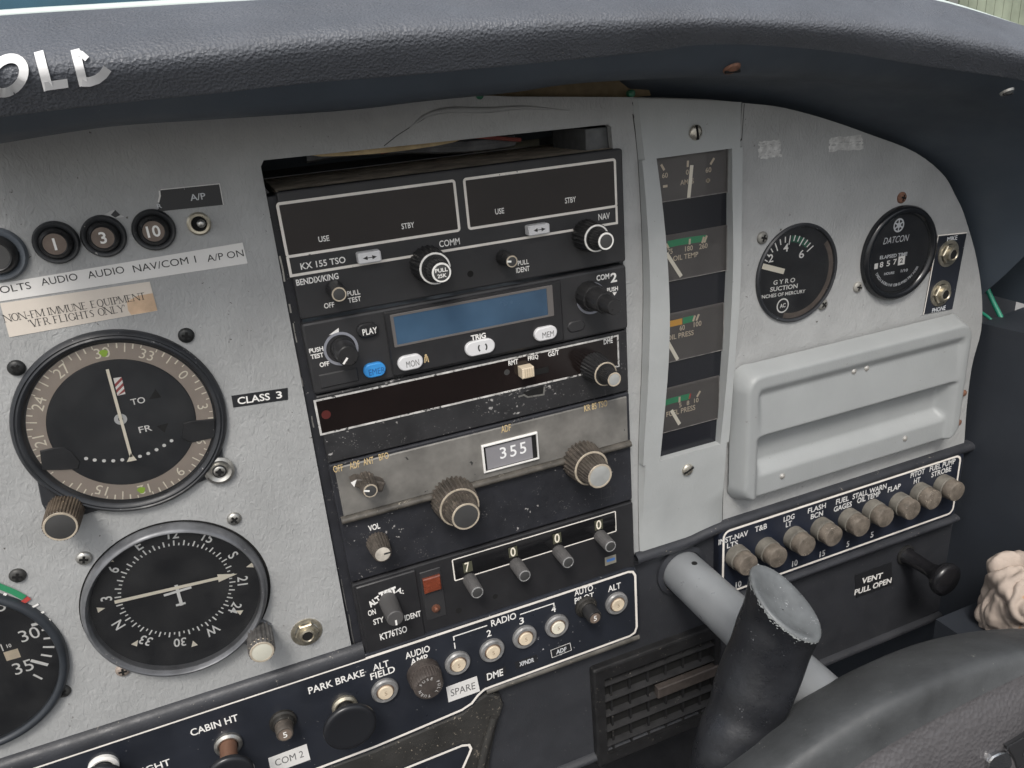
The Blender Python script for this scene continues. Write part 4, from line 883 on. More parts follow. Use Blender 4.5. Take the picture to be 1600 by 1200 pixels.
# hour meter
cx, cz, R_ = 340.0, -73.9, 27.6
hm = thing('hour_meter', 'round glossy black hour meter with a row of counter digits', 'hour meter', (cx, cz, 2))
mb = MB(); mb.lathe([(R_, 2), (R_, 4.2), (R_ - 1, 5.8), (R_ - 2.6, 6.3), (R_ - 4, 5.6), (R_ - 5, 4.2), (R_ - 5.2, 3.4)], cx, cz, 72, cap=False); part('bezel', mb, mat('gloss black bezel', (.012, .013, .015), .2), hm, smooth=60)
mb = MB(); mb.poly(circle(cx, cz, R_ - 5, 60), 3.6); part('dial_face', mb, mat('satin black face', (.013, .014, .017), .4), hm, smooth=0)
q = 3.7; mb = MB()
mb.tpx('DATCON', 1400.5, 374, 10, 40, q, rot=(10, -1.5), bold=.0, shear=.25); mb.tpx('ELAPSED TIME', 1396.5, 399.5, 5.5, 43, q, rot=(10, -1.5), bold=.03); mb.tpx('HOURS', 1389.5, 427, 4, 16, q, rot=(10, -1.5), bold=.03); mb.tpx('1/10', 1413, 422.5, 4.5, 11, q, rot=(10, -1.5), bold=.03)
part('lettering', mb, mat('pale print', (.6, .62, .64), .6), hm, smooth=0)
mb = MB()
for s, px, py in (('1', 1369, 416), ('8', 1377.5, 413.5), ('5', 1388, 411.5), ('7', 1398.5, 409)): mb.tpx(s, px, py, 8.5, 5.5, q + .1, bold=.02)
part('counter_digits', mb, WHITE, hm, smooth=0)
x, z = at(1408.5, 407, q); mb = MB(); mb.quad((x, z), 2.6, 2.6, q + .05); tw = part('tenths_wheel', mb, WHITE, hm, smooth=0); mb = MB(); mb.tpx('2', 1408.5, 407, 7, 5, q + .12); part('wheel_digit', mb, BLACKINK, tw, smooth=0)
x, z = at(1404.5, 352, q); mb = MB(); mb.ring(x, z, 3.1, 4.0, q, 28); [mb.ribbon([(x - 3.2 * math.cos(t), z - 3.2 * math.sin(t)), (x + 3.2 * math.cos(t), z + 3.2 * math.sin(t))], .9, q + .02 + .01 * i) for i, t in enumerate((PI / 2, PI / 2 + 1.05, PI / 2 - 1.05))]; mb.poly(circle(x, z, 1.6, 14), q + .06); part('maker_mark', mb, mat('pale print', (.6, .62, .64), .6), hm, smooth=0)
mb = MB()
S_ = 'DATCON INSTRUMENT CO. ELAPSED TIME METER'
for i, c_ in enumerate(S_):
    if c_ == ' ': continue
    a = PI + .55 + i * (PI - 1.1) / len(S_); mb.text(c_, cx + 18.6 * math.cos(a), cz + 18.6 * math.sin(a), q, 1.7, None, a + PI / 2, .02)
part('rim_lettering', mb, mat('pale print', (.6, .62, .64), .6), hm, smooth=0)
mb = MB(); mb.poly(circle(cx, cz, R_ - 4.6, 60), 4.8); part('glass', mb, GLASS, hm, smooth=0)

# ------------------------------------------------------------------ small fittings on the left of the board
def stickerP(name, quad, d, m_, label, cat, th=.12): 
    P = [at(*p, d) for p in quad]; mb = MB(); mb.prism(P, d - th, d); return solo(name, label, cat, mb, m_, org=(sum(p[0] for p in P) / len(P), sum(p[1] for p in P) / len(P), d), smooth=0)
def letters(parent, rows, d, m_, bold=.01, name='lettering'):
    mb = MB()
    for s, px, py, h, wd, rot in rows: mb.tpx(s, px, py, h, wd, d, rot=rot, bold=bold)
    return part(name, mb, m_, parent, smooth=0)
q = 2.2
o = stickerP('label_strip', ((-60, 490), (-60, 452), (30, 438), (379, 379), (387, 411.5), (0, 471)), q, PAPER, 'long white label strip reading volts, audio, nav and autopilot under the round breakers', 'label')
letters(o, [('VOLTS', 17, 450.5, 11.5, 62, (10, -1.6)), ('AUDIO', 92.5, 436.5, 11.5, 57, (10, -1.6)), ('AUDIO', 165.5, 425.5, 11.5, 57, (10, -1.6)), ('NAV/COM 1', 257.5, 412.5, 11.5, 98, (10, -1.6)), ('A/P ON', 352, 399.5, 11, 57, (10, -1.6))], q + .06, BLACKINK, .0)
STAIN = mat('aged cream paper', (.66, .60, .53), .7, mott=.08, mscale=40)
q = 2.2
o = stickerP('warning_label', ((0, 474), (234, 440), (246, 485.5), (14.5, 527)), q, STAIN, 'stained cream label reading non-FM immune equipment below the white strip', 'label')
mb = MB(); mb.poly([at(*p, q + .03) for p in ((198, 471), (215, 462), (238.6, 458), (246, 485.2), (225, 489), (205, 492), (200, 485))], q + .03); part('brown_stain', mb, mat('brown stain', (.56, .40, .27), .7, mott=.3, mscale=100), o, smooth=0)

# serif lettering drawn from strokes (thick and thin stems, small feet)
SER = {'N': [((0, 0), (0, 1), .08), ((0, 1), (.8, 0), .15), ((.8, 0), (.8, 1), .08)], 'O': 'O', '-': [((.05, .38), (.4, .38), .1)], 'F': [((.1, 0), (.1, 1), .15), ((.1, .96), (.6, .96), .07), ((.1, .5), (.45, .5), .07)],
       'M': [((0, 0), (0, 1), .07), ((0, 1), (.45, .05), .14), ((.45, .05), (.9, 1), .07), ((.9, 0), (.9, 1), .15)], 'I': [((.1, 0), (.1, 1), .15)], 'U': [((.1, .3), (.1, 1), .15), ((.7, .3), (.7, 1), .07), ((.1, .3), (.22, .04), .13), ((.22, .04), (.55, .04), .08), ((.55, .04), (.7, .3), .07)],
       'E': [((.1, 0), (.1, 1), .15), ((.1, .96), (.6, .96), .07), ((.1, .5), (.48, .5), .07), ((.1, .04), (.65, .04), .07)], 'Q': 'Q', 'P': [((.1, 0), (.1, 1), .15), ((.1, .96), (.45, .96), .07), ((.45, .96), (.58, .75), .13), ((.58, .75), (.45, .5), .13), ((.1, .48), (.45, .48), .07)],
       'T': [((.35, 0), (.35, 1), .15), ((0, .96), (.7, .96), .07)], 'V': [((0, 1), (.38, 0), .15), ((.38, 0), (.75, 1), .07)], 'R': [((.1, 0), (.1, 1), .15), ((.1, .96), (.45, .96), .07), ((.45, .96), (.56, .75), .13), ((.56, .75), (.45, .52), .13), ((.1, .5), (.45, .5), .07), ((.35, .5), (.72, 0), .13)],
       'L': [((.1, 0), (.1, 1), .15), ((.1, .04), (.62, .04), .08)], 'G': 'G', 'H': [((.1, 0), (.1, 1), .15), ((.7, 0), (.7, 1), .15), ((.1, .5), (.7, .5), .07)], 'S': [((.5, .9), (.25, .97), .08), ((.25, .97), (.08, .75), .1), ((.08, .75), (.5, .3), .15), ((.5, .3), (.35, .04), .1), ((.35, .04), (.06, .1), .08)],
       'Y': [((0, 1), (.37, .45), .14), ((.37, .45), (.72, 1), .07), ((.37, 0), (.37, .45), .15)], "'": [((.05, .75), (.05, 1), .1)], ' ': []}
ADV = {'N': .95, 'O': .95, '-': .5, 'F': .75, 'M': 1.1, 'I': .4, 'U': .9, 'E': .85, 'Q': .95, 'P': .75, 'T': .82, 'V': .85, 'R': .85, 'L': .78, 'G': .95, 'H': .95, 'S': .7, 'Y': .82, "'": .25, ' ': .4}
def serif(mb, s, px, py, hpx, wpx, d, rot):
    tot = sum(ADV[c] for c in s); x0, z0 = at(px, py, d); H = pxmm(px, py, hpx, d); W = pxw(px, py, wpx, d); k = W / tot
    a = at(px - rot[0], py - rot[1], d); b = at(px + rot[0], py + rot[1], d); an = math.atan2(b[1] - a[1], b[0] - a[0]); ca, sa = math.cos(an), math.sin(an)
    pen = -tot / 2; F_ = lambda u, v: (x0 + (pen + u) * k * ca - (v - .5) * H * sa, z0 + (pen + u) * k * sa + (v - .5) * H * ca)
    for c in s:
        g = SER[c]
        if isinstance(g, str):
            T = np.linspace(.35 if g == 'G' else 0, 2 * PI - (.2 if g == 'G' else 0), 22)
            P = [F_(.42 + .38 * math.cos(t), .5 + .5 * math.sin(t)) for t in T]
            for i in range(len(P) - 1): mb.ribbon([P[i], P[i + 1]], k * (.05 + .065 * abs(math.cos((T[i] + T[i + 1]) / 2))), d)
            if g == 'Q': mb.ribbon([F_(.4, .1), F_(.62, -.15), F_(.85, -.18)], k * .09, d + .01)
            if g == 'G': mb.ribbon([F_(.78, .1), F_(.78, .42)], k * .14, d + .01); mb.ribbon([F_(.62, .42), F_(.92, .42)], k * .05, d + .02)
        else:
            for i, (p, r, w_) in enumerate(g):
                mb.ribbon([F_(*p), F_(*r)], k * w_ * .78, d + .002 * i)
                for e in (p, r):
                    if e[1] in (0, 1) and c not in "-'S" and not (c == 'M' and e[0] == .45): mb.ribbon([F_(e[0] - .15, .025 if e[1] == 0 else .975), F_(e[0] + .15, .025 if e[1] == 0 else .975)], k * .055, d + .015)
        pen += ADV[c]
mb = MB(); serif(mb, 'NON-FM IMMUNE EQUIPMENT', 120, 479.5, 11.5, 221, q + .07, (10, -1.63)); part('lettering', mb, BLACKINK, o, smooth=0)
mb = MB(); serif(mb, "'VFR FLIGHTS ONLY'", 122.5, 493.3, 11.5, 152, q + .07, (10, -1.63)); part('second_line', mb, BLACKINK, o, smooth=0)
o = stickerP('autopilot_label', ((251, 297), (343, 287.5), (349, 320), (262, 329), (246, 331), (249, 312)), q, BLACKTAPE, 'torn black autopilot label above the small toggle switch', 'label')
letters(o, [('A/P', 309, 307.5, 10.5, 24, (10, -1.2)), ('R', 249, 322, 7, 7, (10, -2))], q + .06, mat('pale print', (.6, .62, .64), .6), .01)
mb = MB(); mb.ribbon([at(*p, q + .05) for p in ((249, 298), (250, 306), (247.5, 316))], .6, q + .05); mb.ribbon([at(*p, q + .05) for p in ((251, 296.5), (343, 287.2), (349, 320))], .3, q + .05); part('torn_edge', mb, PAPER, o, smooth=0)
o = stickerP('label_scrap', ((157, 339), (172, 330), (178, 328), (186, 334), (195, 339), (180, 341)), q, mat('pale scrap', (.5, .5, .49), .6), 'torn scrap of old label above the breaker marked 3', 'label scrap')
mb = MB(); mb.poly([at(*p, q + .05) for p in ((173, 336), (180, 328), (188, 336), (180, 340))], q + .05); part('black_remnant', mb, BLACKTAPE, o, smooth=0)
o = stickerP('class_label', ((361.5, 618.5), (449.5, 606), (450, 624.5), (364.5, 637)), q, BLACKTAPE, 'black embossed tape label reading class 3 beside the course indicator', 'label')
letters(o, [('CLASS', 396.5, 623, 11.5, 50, (10, -1.5)), ('3', 436, 617, 11.5, 9, (10, -1.5))], q + .06, WHITE, .02)

# round push breakers at the top left
def round_breaker(px, py, label, num, big_=False):
    t = thing('push_breaker', label, 'circuit breaker', (*at(px, py, 6), 2), 'round push breakers above the white strip'); x, z = at(px, py, 6); s = .95 if big_ else .76
    mb = MB(); mb.lathe([(10.4 * s, 2), (10.4 * s, 3.2), (9.6 * s, 4.2), (8.0 * s, 4.0), (7.4 * s, 3.2)], x, z, 40, cap=False); part('collar', mb, mat('blue grey collar', (.10, .115, .135), .4) if big_ else mat('scuffed black collar', (.030, .032, .035), .45, mott=.3, mscale=120, speck=[((.30, .29, .27), 520, .72)]), t, smooth=60)
    mb = MB(); mb.lathe([(7.5 * s, 2.2), (7.3 * s, 5.0), (6.4 * s, 6.6), (5.6 * s, 7.2), (5.2 * s, 6.9)], x, z, 36, cap=False); mb.poly(circle(x, z, 5.6 * s, 30), 6.85); b = part('button', mb, KNOB, t, smooth=60)
    mb = MB(); mb.poly(circle(x, z, 5.1 * s, 30), 6.92); c = part('button_cap', mb, mat('brown cap', (.17, .13, .105), .5, mott=.2, mscale=200) if not big_ else KCAP, b, smooth=0)
    if num: mb = MB(); mb.text(num, x, z, 7.0, 4.4, None, 0, .02); part('number', mb, WHITE, b, smooth=0)
for args in ((86, 381, 'round black breaker numbered 1', '1'), (161, 371, 'round black breaker numbered 3 under the torn scrap', '3'), (240, 361, 'round black breaker numbered 10 next to the toggle switch', '10')): round_breaker(*args)
round_breaker(-8, 400, 'blue grey collared breaker cut off by the left edge of the picture', None, True)
x, z = at(311, 349.5, 2.5)
t = thing('toggle_switch', 'small toggle switch with silver bat and brass ring under the autopilot label', 'toggle switch', (x, z, 2))
mb = MB(); mb.lathe([(4.5, 2), (4.5, 3), (3.9, 3.4), (3.0, 3.3), (2.8, 2.2)], x, z, 28, cap=False); part('ring_nut', mb, BRASS, t)
mb = MB(); mb.poly(circle(x, z, 2.9, 20), 2.3); part('switch_well', mb, HOLE, t, smooth=0)
mb = MB(); mb.tube([(x, z, 2.2), (x + .4, z + .5, 6), (x + .9, z + 1.0, 11), (x + .95, z + 1.05, 11.6)], [1.0, 1.2, 1.6, .7], 14); part('bat', mb, STEEL, t, smooth=60)
def jack(px, py, d0, name, label, parent=None, r=5.6, m_=BRASS, hexa=True):
    x, z = at(px, py, d0 + 2); o = thing(name, label, 'jack socket', (x, z, d0)) if parent is None else parent
    mb = MB()
    mb.lathe([(r * 1.32, d0), (r * 1.3, d0 + .5), (r * .98, d0 + .7)], x, z, 32, cap=False)
    mb.prism([(x + r * math.cos(PI / 3 * i), z + r * math.sin(PI / 3 * i)) for i in range(6)], d0 + .4, d0 + 2.2, .4)
    mb.lathe([(r * .66, d0 + 2), (r * .66, d0 + 4), (r * .5, d0 + 4.3), (r * .42, d0 + 3.6)], x, z, 28, cap=False)
    k = part('nut', mb, m_, o); mb = MB(); mb.poly(circle(x, z, r * .44, 20), d0 + 3.7); part('socket_hole', mb, HOLE, k, smooth=0); return o
jack(480, 991, 2, 'headset_jack', 'brass jack socket on the grey board between the compass dial and the radios', r=5.8)
jp = [at(*p, 2.6) for p in ((1466, 368), (1511, 363.6), (1488.5, 483), (1443, 491.6))]
t = thing('jack_plate', 'black plate with mike and phone jack sockets at the right end of the board', 'jack plate', (sum(p[0] for p in jp) / 4, sum(p[1] for p in jp) / 4, 2))
mb = MB(); mb.prism(jp, 2, 2.6, .2); part('plate', mb, PLATE, t)
mb = MB(); mb.ribbon([jp[3], jp[0], jp[1]], .7, 2.66); part('plate_edge', mb, CREAMLINE, t, smooth=0)
letters(t, [('MIKE', 1488, 372.5, 7, 16, None), ('PHONE', 1467, 483, 7, 21, None)], 2.66, mat('pale print', (.6, .62, .64), .6), .02)
jack(1486, 397, 2.6, 'socket', '', t, 6.2); jack(1474, 459.5, 2.6, 'socket', '', t, 6.2)

# ------------------------------------------------------------------ narrow gauge cover and its four gauges
def bow(z): return 3.2 + 5.5 * max(0, 1 - ((z + 92) / 118) ** 2)
cov = thing('gauge_cover', 'narrow grey bowed cover strip with a tall slot around four small engine gauges', 'gauge cover', (196, -95, 2))
zs = np.linspace(19.0, -221.0, 26)
def ptop(x): return float(np.interp(x, [p[0] for p in edge[::-1]], [p[1] for p in edge[::-1]])) - .6
Lx = spline([at3(*q, 4) for q in ((991, 170), (999, 236), (1005, 335), (1008, 445), (1007, 520), (1005, 594), (1001, 690), (1000, 770), (1001, 840))], 60)
Rx = spline([at3(*q, 4) for q in ((1163, 162), (1159, 217), (1153, 335), (1149, 445), (1142, 540), (1137, 632), (1134, 720), (1132, 803))], 60)
WLx = spline([at3(*q, 4) for q in ((1023, 246), (1030, 317), (1036, 400), (1039, 491), (1037, 568), (1033, 630), (1027, 718))], 40)
WRx = spline([at3(*q, 4) for q in ((1141, 232), (1139, 300), (1138, 400), (1135, 472), (1131, 546), (1126, 620), (1121, 691))], 40)
def xof(C_, z): 
    C_ = sorted(C_, key=lambda p: p[1]); return float(np.interp(z, [p[1] for p in C_], [p[0] for p in C_]))
wz1 = (at(1023, 247, 4)[1] + at(1141, 232, 4)[1]) / 2; wz0 = (at(1027, 718, 4)[1] + at(1121, 691, 4)[1]) / 2
mb = MB()
zs = [float(z) for z in zs]
zrow = sorted(set([float(z) for z in zs] + [wz1, wz0, wz1 - 1.2, wz0 + 1.2, wz1 + .01, wz0 - .01]))
for side_ in (0, 1, 2):
    pass
def strip_rows(fa, fb, zz, n=6, edge_l=False, edge_r=False):
    rows = []
    for z in zz:
        a, b = fa(z), fb(z); r = []
        for i in range(n):
            t = i / (n - 1); d = bow(z)
            if edge_l and i == 0: d = 2.0
            if edge_r and i == n - 1: d = 2.0
            if edge_l and i == 1: t = .03
            if edge_r and i == n - 2: t = .97
            r.append((a + (b - a) * t, z, d))
        if z == zs[0]: r = [(x, max(z, ptop(x)), d) for x, _, d in r]
        rows.append(r)
    return rows
fL = lambda z: xof(Lx, z); fR = lambda z: xof(Rx, z); fWL = lambda z: xof(WLx, z); fWR = lambda z: xof(WRx, z)
mb.grid(strip_rows(fL, fWL, [z for z in zrow if wz0 <= z <= wz1], 6, True)); mb.grid(strip_rows(fWR, fR, [z for z in zrow if wz0 <= z <= wz1], 6, False, True))
mb.grid(strip_rows(fL, fR, [z for z in zrow if z >= wz1], 8, True, True)); mb.grid(strip_rows(fL, fR, [z for z in zrow if z <= wz0], 8, True, True))
for f_, rev in ((fWL, False), (fWR, True)):
    R0 = [[(f_(z), z, bow(z)), (f_(z), z, 2.0)] for z in zrow if wz0 <= z <= wz1]; mb.grid([r[::-1] for r in R0] if rev else R0)
for z_, rev in ((wz1, True), (wz0, False)):
    R0 = [[(fWL(z_) + (fWR(z_) - fWL(z_)) * i / 5, z_, d) for i in range(6)] for d in (2.0, bow(z_))]; mb.grid(R0[::-1] if rev else R0)
part('cover_strip', mb, GREYC, cov, smooth=50)
mb = MB()
mb.ribbon([(fL(z), z) for z in zrow], .5, 2.1); mb.ribbon([(fR(z), z) for z in zrow], .5, 2.1); part('seam_line', mb, mat('crack shadow gap', (.05, .048, .045), .8), cov, smooth=0)
mb = MB(); mb.poly([(fWL(z) - .5, z) for z in zrow if wz0 <= z <= wz1] + [(fWR(z) + .5, z) for z in zrow[::-1] if wz0 <= z <= wz1], 2.06); part('slot_backing', mb, mat('gloss black backing', (.012, .013, .017), .25), cov, smooth=0)
GG = []
def cluster_gauge(label, q4, build):
    P = [at(*p, 2.4) for p in q4]; zt_ = (P[0][1] + P[1][1]) / 2; zb_ = (P[2][1] + P[3][1]) / 2
    x0, x1 = fWL((zt_ + zb_) / 2) + .2, fWR((zt_ + zb_) / 2) - .2
    t = thing('cluster_gauge', label, 'engine gauge', ((x0 + x1) / 2, (zt_ + zb_) / 2, 2.2), 'small gauges in the narrow cover')
    mb = MB(); mb.box(x0, zb_, x1, zt_, 2.1, 2.4); part('dial_face', mb, DIALGREY, t)
    build(t, 2.46)
    mb = MB(); mb.box(x0 + .05, zb_ + .05, x1 - .05, zt_ - .05, 2.9, 3.05); part('glass', mb, GLASS, t)
    mb = MB(); mb.ribbon([(x0, zb_ + .2), (x1, zb_ + .2), (x1 - .3, zt_)], .35, 3.1); part('worn_edge', mb, mat('pale edge', (.22, .21, .20), .5, mott=.4, mscale=300), t, smooth=0)
CP = mat('dull cream print', (.55, .47, .36), .6)
def needle(t, a, b, d): mb = MB(); mb.ribbon([at(*a, d), at(*b, d)], 2.0, d); part('needle', mb, mat('ivory pointer', (.74, .70, .60), .5), t, smooth=0)
def lines(t, L, d, m_=CP, w_=1.2, name='dial_ticks'):
    mb = MB(); [mb.ribbon([at(*a, d), at(*b, d)], w_, d) for a, b in L]; part(name, mb, m_, t, smooth=0)
def g1(t, d):
    lines(t, [((1033, 257), (1038, 266)), ((1075, 251), (1074.5, 261)), ((1116, 247), (1110, 257)), ((1036, 291.5), (1043, 290.5)), ((1103, 282.5), (1109.5, 281.5)), ((1106.2, 279), (1106.2, 285.5))], d)
    letters(t, [('60', 1039, 274, 8, 9, None), ('0', 1074, 269, 8, 4.5, None), ('60', 1107, 265.5, 8, 9, None), ('AMPS', 1073.5, 284, 8, 21, None)], d, CP, .01); needle(t, (1081, 258), (1076, 310), d + .2)
def g2(t, d):
    mb = MB(); mb.ribbon([at(*p, d) for p in ((1043, 382), (1060, 378.5), (1078, 375.5), (1104, 372))], 3.4, d); part('green_arc', mb, GREEN, t, smooth=0)
    lines(t, [((1041, 381), (1045, 388)), ((1078, 373), (1077.5, 382)), ((1100, 370), (1097, 380)), ((1104.5, 368), (1100.5, 379))], d + .05)
    letters(t, [('75', 1047, 393, 8, 8, None), ('180', 1076.5, 388, 8, 12, None), ('260', 1099, 384.5, 8, 13, None), ('OIL TEMP', 1071.5, 400.5, 8, 39, None)], d, CP, .01); needle(t, (1041.5, 396), (1064.5, 432), d + .2)
def g3(t, d):
    mb = MB(); mb.ribbon([at(*p, d) for p in ((1046, 506.5), (1066, 502))], 3.4, d); part('yellow_arc', mb, ORANGE, t, smooth=0)
    mb = MB(); mb.ribbon([at(*p, d) for p in ((1067, 501.5), (1084, 497.5))], 3.4, d); part('green_arc', mb, GREEN, t, smooth=0)
    lines(t, [((1086, 493), (1083, 502)), ((1092, 491), (1088, 501))], d + .05)
    letters(t, [('60', 1066, 512, 8, 8, None), ('100', 1090, 506, 8, 12, None), ('OIL PRESS', 1063, 524, 8, 42, None)], d, CP, .01); needle(t, (1039, 526), (1059, 562), d + .2)
def g4(t, d):
    mb = MB(); mb.ribbon([at(*p, d) for p in ((1035, 631), (1050, 626), (1078, 619))], 3.4, d); part('green_arc', mb, GREEN, t, smooth=0)
    lines(t, [((1062, 620), (1061.5, 629)), ((1094, 611), (1089, 620))], d + .05); lines(t, [((1079, 615), (1077, 623)), ((1033, 630), (1037, 636))], d + .06, RED, 1.0, 'red_line')
    letters(t, [('5', 1063, 633, 7, 4, None), ('8', 1075, 629.5, 7, 4, None), ('10', 1088, 625.5, 7, 7, None), ('FUEL PRESS', 1064, 642, 8, 45, None)], d, CP, .01); needle(t, (1049, 641), (1062, 663), d + .2)
cluster_gauge('ammeter with upright pointer, topmost of the four gauges in the slot', ((1024, 248), (1140, 232), (1137, 300), (1030, 317)), g1)
cluster_gauge('oil temperature gauge with a long green bar, second in the slot', ((1033, 368), (1139, 352), (1137, 420), (1037, 443)), g2)
cluster_gauge('oil pressure gauge with yellow and green bar, third in the slot', ((1039, 491), (1135, 472), (1131, 546), (1036, 568)), g3)
cluster_gauge('fuel pressure gauge with worn pointer at the bottom of the slot', ((1034, 608), (1127, 586), (1123, 653), (1028, 678)), g4)

# ------------------------------------------------------------------ glove box door: moulded height field
DO = 12
cor = [at(*q, DO) for q in ((1165, 590), (1497, 500), (1483, 668), (1160, 780))]
gx0 = (at(1146, 600, 6)[0] + at(1138, 770, 6)[0]) / 2; gx1 = at(1510, 560, 5)[0]; gz1 = at(1330, 537, 6)[1]; gz0 = at(1330, 737, 8)[1]
gx0, gz1 = at(1146, 590, 8)[0] + 1, at(1330, 536, 10)[1]; gx1 = at(1503, 580, 8)[0]; gz0 = (at(1202, 784, 8)[1] + at(1474, 680, 8)[1]) / 2
gb = thing('glove_box_door', 'grey moulded glove box door with a raised upper panel and recessed finger pull', 'glove box door', ((gx0 + gx1) / 2, (gz0 + gz1) / 2, 2))
W_, H_ = gx1 - gx0, gz1 - gz0
def sst(a, b, x): t = min(max((x - a) / (b - a), 0), 1); return t * t * (3 - 2 * t)
def hgt(u, v):
    """u, v in mm from the left and from the top"""
    e = min(u, W_ - u, v, H_ - v)
    r = 14; du, dv = min(u, W_ - u), min(v, H_ - v)
    if du < r and dv < r: e = r - math.hypot(r - du, r - dv)
    d = 13 * sst(-1.0, 5.5, e) ** .6 if e > -1 else 0
    # upper panel set back behind a rim, leaning out to the lip, then the recess
    iu = min(u - 10, W_ - 8 - u); iv = v - 11
    inn = sst(0, 5, iu) * sst(0, 7, iv)
    vl = H_ * .47
    up = -3.6 + 3.4 * (v - 11) / (vl - 11)
    rec = -6.5 * sst(vl, vl + 3.5, v) * sst(0, 6, u - 13) * sst(0, 6, W_ - 13 - u) * (1 - sst(H_ * .70, H_ * .80, v))
    low = -3.0 * sst(vl, vl + 3.5, v) * sst(0, 5, u - 10) * sst(0, 5, W_ - 10 - u)
    d += inn * (up if v < vl else up * 0 - .2) + (low + rec)
    return max(d, 0)
mb = MB(); nu, nv = 150, 96
def warp(i, n): t = i / (n - 1); return t
rows = []
for j in range(nv):
    v = H_ * (1 - j / (nv - 1)); row = []
    for i in range(nu):
        u = W_ * i / (nu - 1); uu, vv = u, v
        r = 12; cu, cv = (r if u < r else W_ - r if u > W_ - r else u), (r if v < r else H_ - r if v > H_ - r else v)
        if cu != u and cv != v:      # round the outline's corners
            l = max(abs(u - cu), abs(v - cv)); k = l / math.hypot(u - cu, v - cv); uu, vv = cu + (u - cu) * k, cv + (v - cv) * k
        row.append((gx0 + uu, gz1 - vv, 2.05 + hgt(uu, vv)))
    rows.append(row)
mb.grid(rows); part('door_panel', mb, GREYB, gb, smooth=80)
for px, py in ((1336, 581), (1356, 576), (1224, 745), (1416, 686)):
    x, z = at(px, py, 12); h = 2.05 + hgt(x - gx0, gz1 - z); mb = MB(); x, z = at(px, py, h + 1); mb.lathe([(1.9, h - .3), (1.7, h + .5), (1.0, h + 1.0), (.02, h + 1.2)], x, z, 18, cap=False); part('rivet', mb, mat('bright rivet', (.62, .60, .56), .3, metal=.6), gb)
mb = MB()
for px, py in ((1505, 614), (1497, 660)): x, z = at(px, py, 3); mb = MB(); mb.lathe([(2.4, 2.1), (2.2, 4), (.8, 4.6)], x, z, 16); part('hinge_stud', mb, RUST, gb)

# ------------------------------------------------------------------ breaker plate on the right
D = 6.0
bx0 = (at(1119, 836, D)[0] + at(1140, 933, D)[0]) / 2; bx1 = (at(1495.5, 711, D)[0] + at(1495.5, 791, D)[0]) / 2; bz1 = (at(1130, 834, D)[1] + at(1490, 713, D)[1]) / 2; bz0 = (at(1140, 933, D)[1] + at(1490, 793, D)[1]) / 2
bp = thing('breaker_plate', 'black plate with white outline and lettering under the glove box, holding nine brown breakers', 'breaker plate', ((bx0 + bx1) / 2, (bz0 + bz1) / 2, 0))
mb = MB(); mb.prism(rrect(bx0 - 2.5, bz0 - 3, bx1 + 3.5, bz1 + 2.5, 4), -.5, D, 1.5); part('plate', mb, mat('blue black plate', (.016, .020, .032), .4, mott=.35, mscale=25), bp, smooth=50)
mb = MB(); mb.ribbon(rrect(bx0, bz0, bx1, bz1, 4.5), 1.5, D + .06, True); part('outline', mb, CREAMLINE, bp, smooth=0)
mb = MB(); mb.grid([[(x, bz0 + o, d) for d, o in ((.2, -3), (6.4, -3.4), (8.6, -4.6), (9, -6.2), (7.5, -8), (.2, -9.5))] for x in np.linspace(bx0 - 4, bx1 + 5, 16)]); part('lower_bead', mb, BEAD, bp, smooth=70)
mb = MB(); q = D + .08
for s, px, py, h, wd in (('INST-NAV', 1146, 840, 8.5, 46), ('LTS', 1144.5, 850.5, 8, 17), ('T&B', 1189, 824.6, 8.5, 19), ('LDG', 1233, 809, 8, 17), ('LT', 1232.5, 818.8, 8, 9), ('FLASH', 1276.5, 794, 8, 28), ('BCN', 1276.5, 804.5, 8, 19), ('FUEL', 1316.4, 781.4, 8, 20), ('GAGES', 1317, 791.6, 8, 28),
                         ('STALL WARN', 1359, 767.6, 8, 53), ('OIL TEMP', 1357.5, 776.8, 8, 36), ('FLAP', 1397.4, 762.5, 8, 20), ('PITOT', 1434, 739.4, 8, 22), ('HT', 1433, 750.5, 8, 10), ('FUEL PUMP', 1473, 726.6, 8, 40), ('STROBE', 1471, 737, 8, 31),
                         ('10', 1154, 913, 9, 9), ('10', 1242, 880, 9, 8.5), ('15', 1285, 865, 9, 8.5), ('5', 1325, 850, 8.5, 4.5), ('5', 1362.6, 835.4, 8.5, 4.5)): mb.tpx(s, px, py, h, wd, q, bold=.02)
part('lettering', mb, mat('soft white print', (.66, .66, .65), .6), bp, smooth=0)
BRK = [('leftmost brown cylindrical breaker, under the words inst-nav', 1170, 884), ('brown cylindrical breaker under the letters T&B', 1216.5, 872), ('speckled brown breaker under the letters LDG', 1261, 854), ('brown cylindrical breaker under the words flash bcn', 1303.5, 839),
       ('brown cylindrical breaker under the words fuel gages', 1347, 824), ('brown cylindrical breaker under the words stall warn', 1384.5, 809.5), ('brown cylindrical breaker under the word flap', 1426.5, 798), ('darker brown breaker under the words pitot ht', 1459.5, 782), ('brown breaker at the right end under fuel pump strobe', 1496, 769)]
SLEEVE = mat('dusty grey sleeve', (.155, .145, .125), .65, mott=.3, mscale=150); CAPB = mat('brown breaker cap', (.150, .128, .105), .6, mott=.4, mscale=180, speck=[((.34, .29, .24), 900, .68)])
proto = None
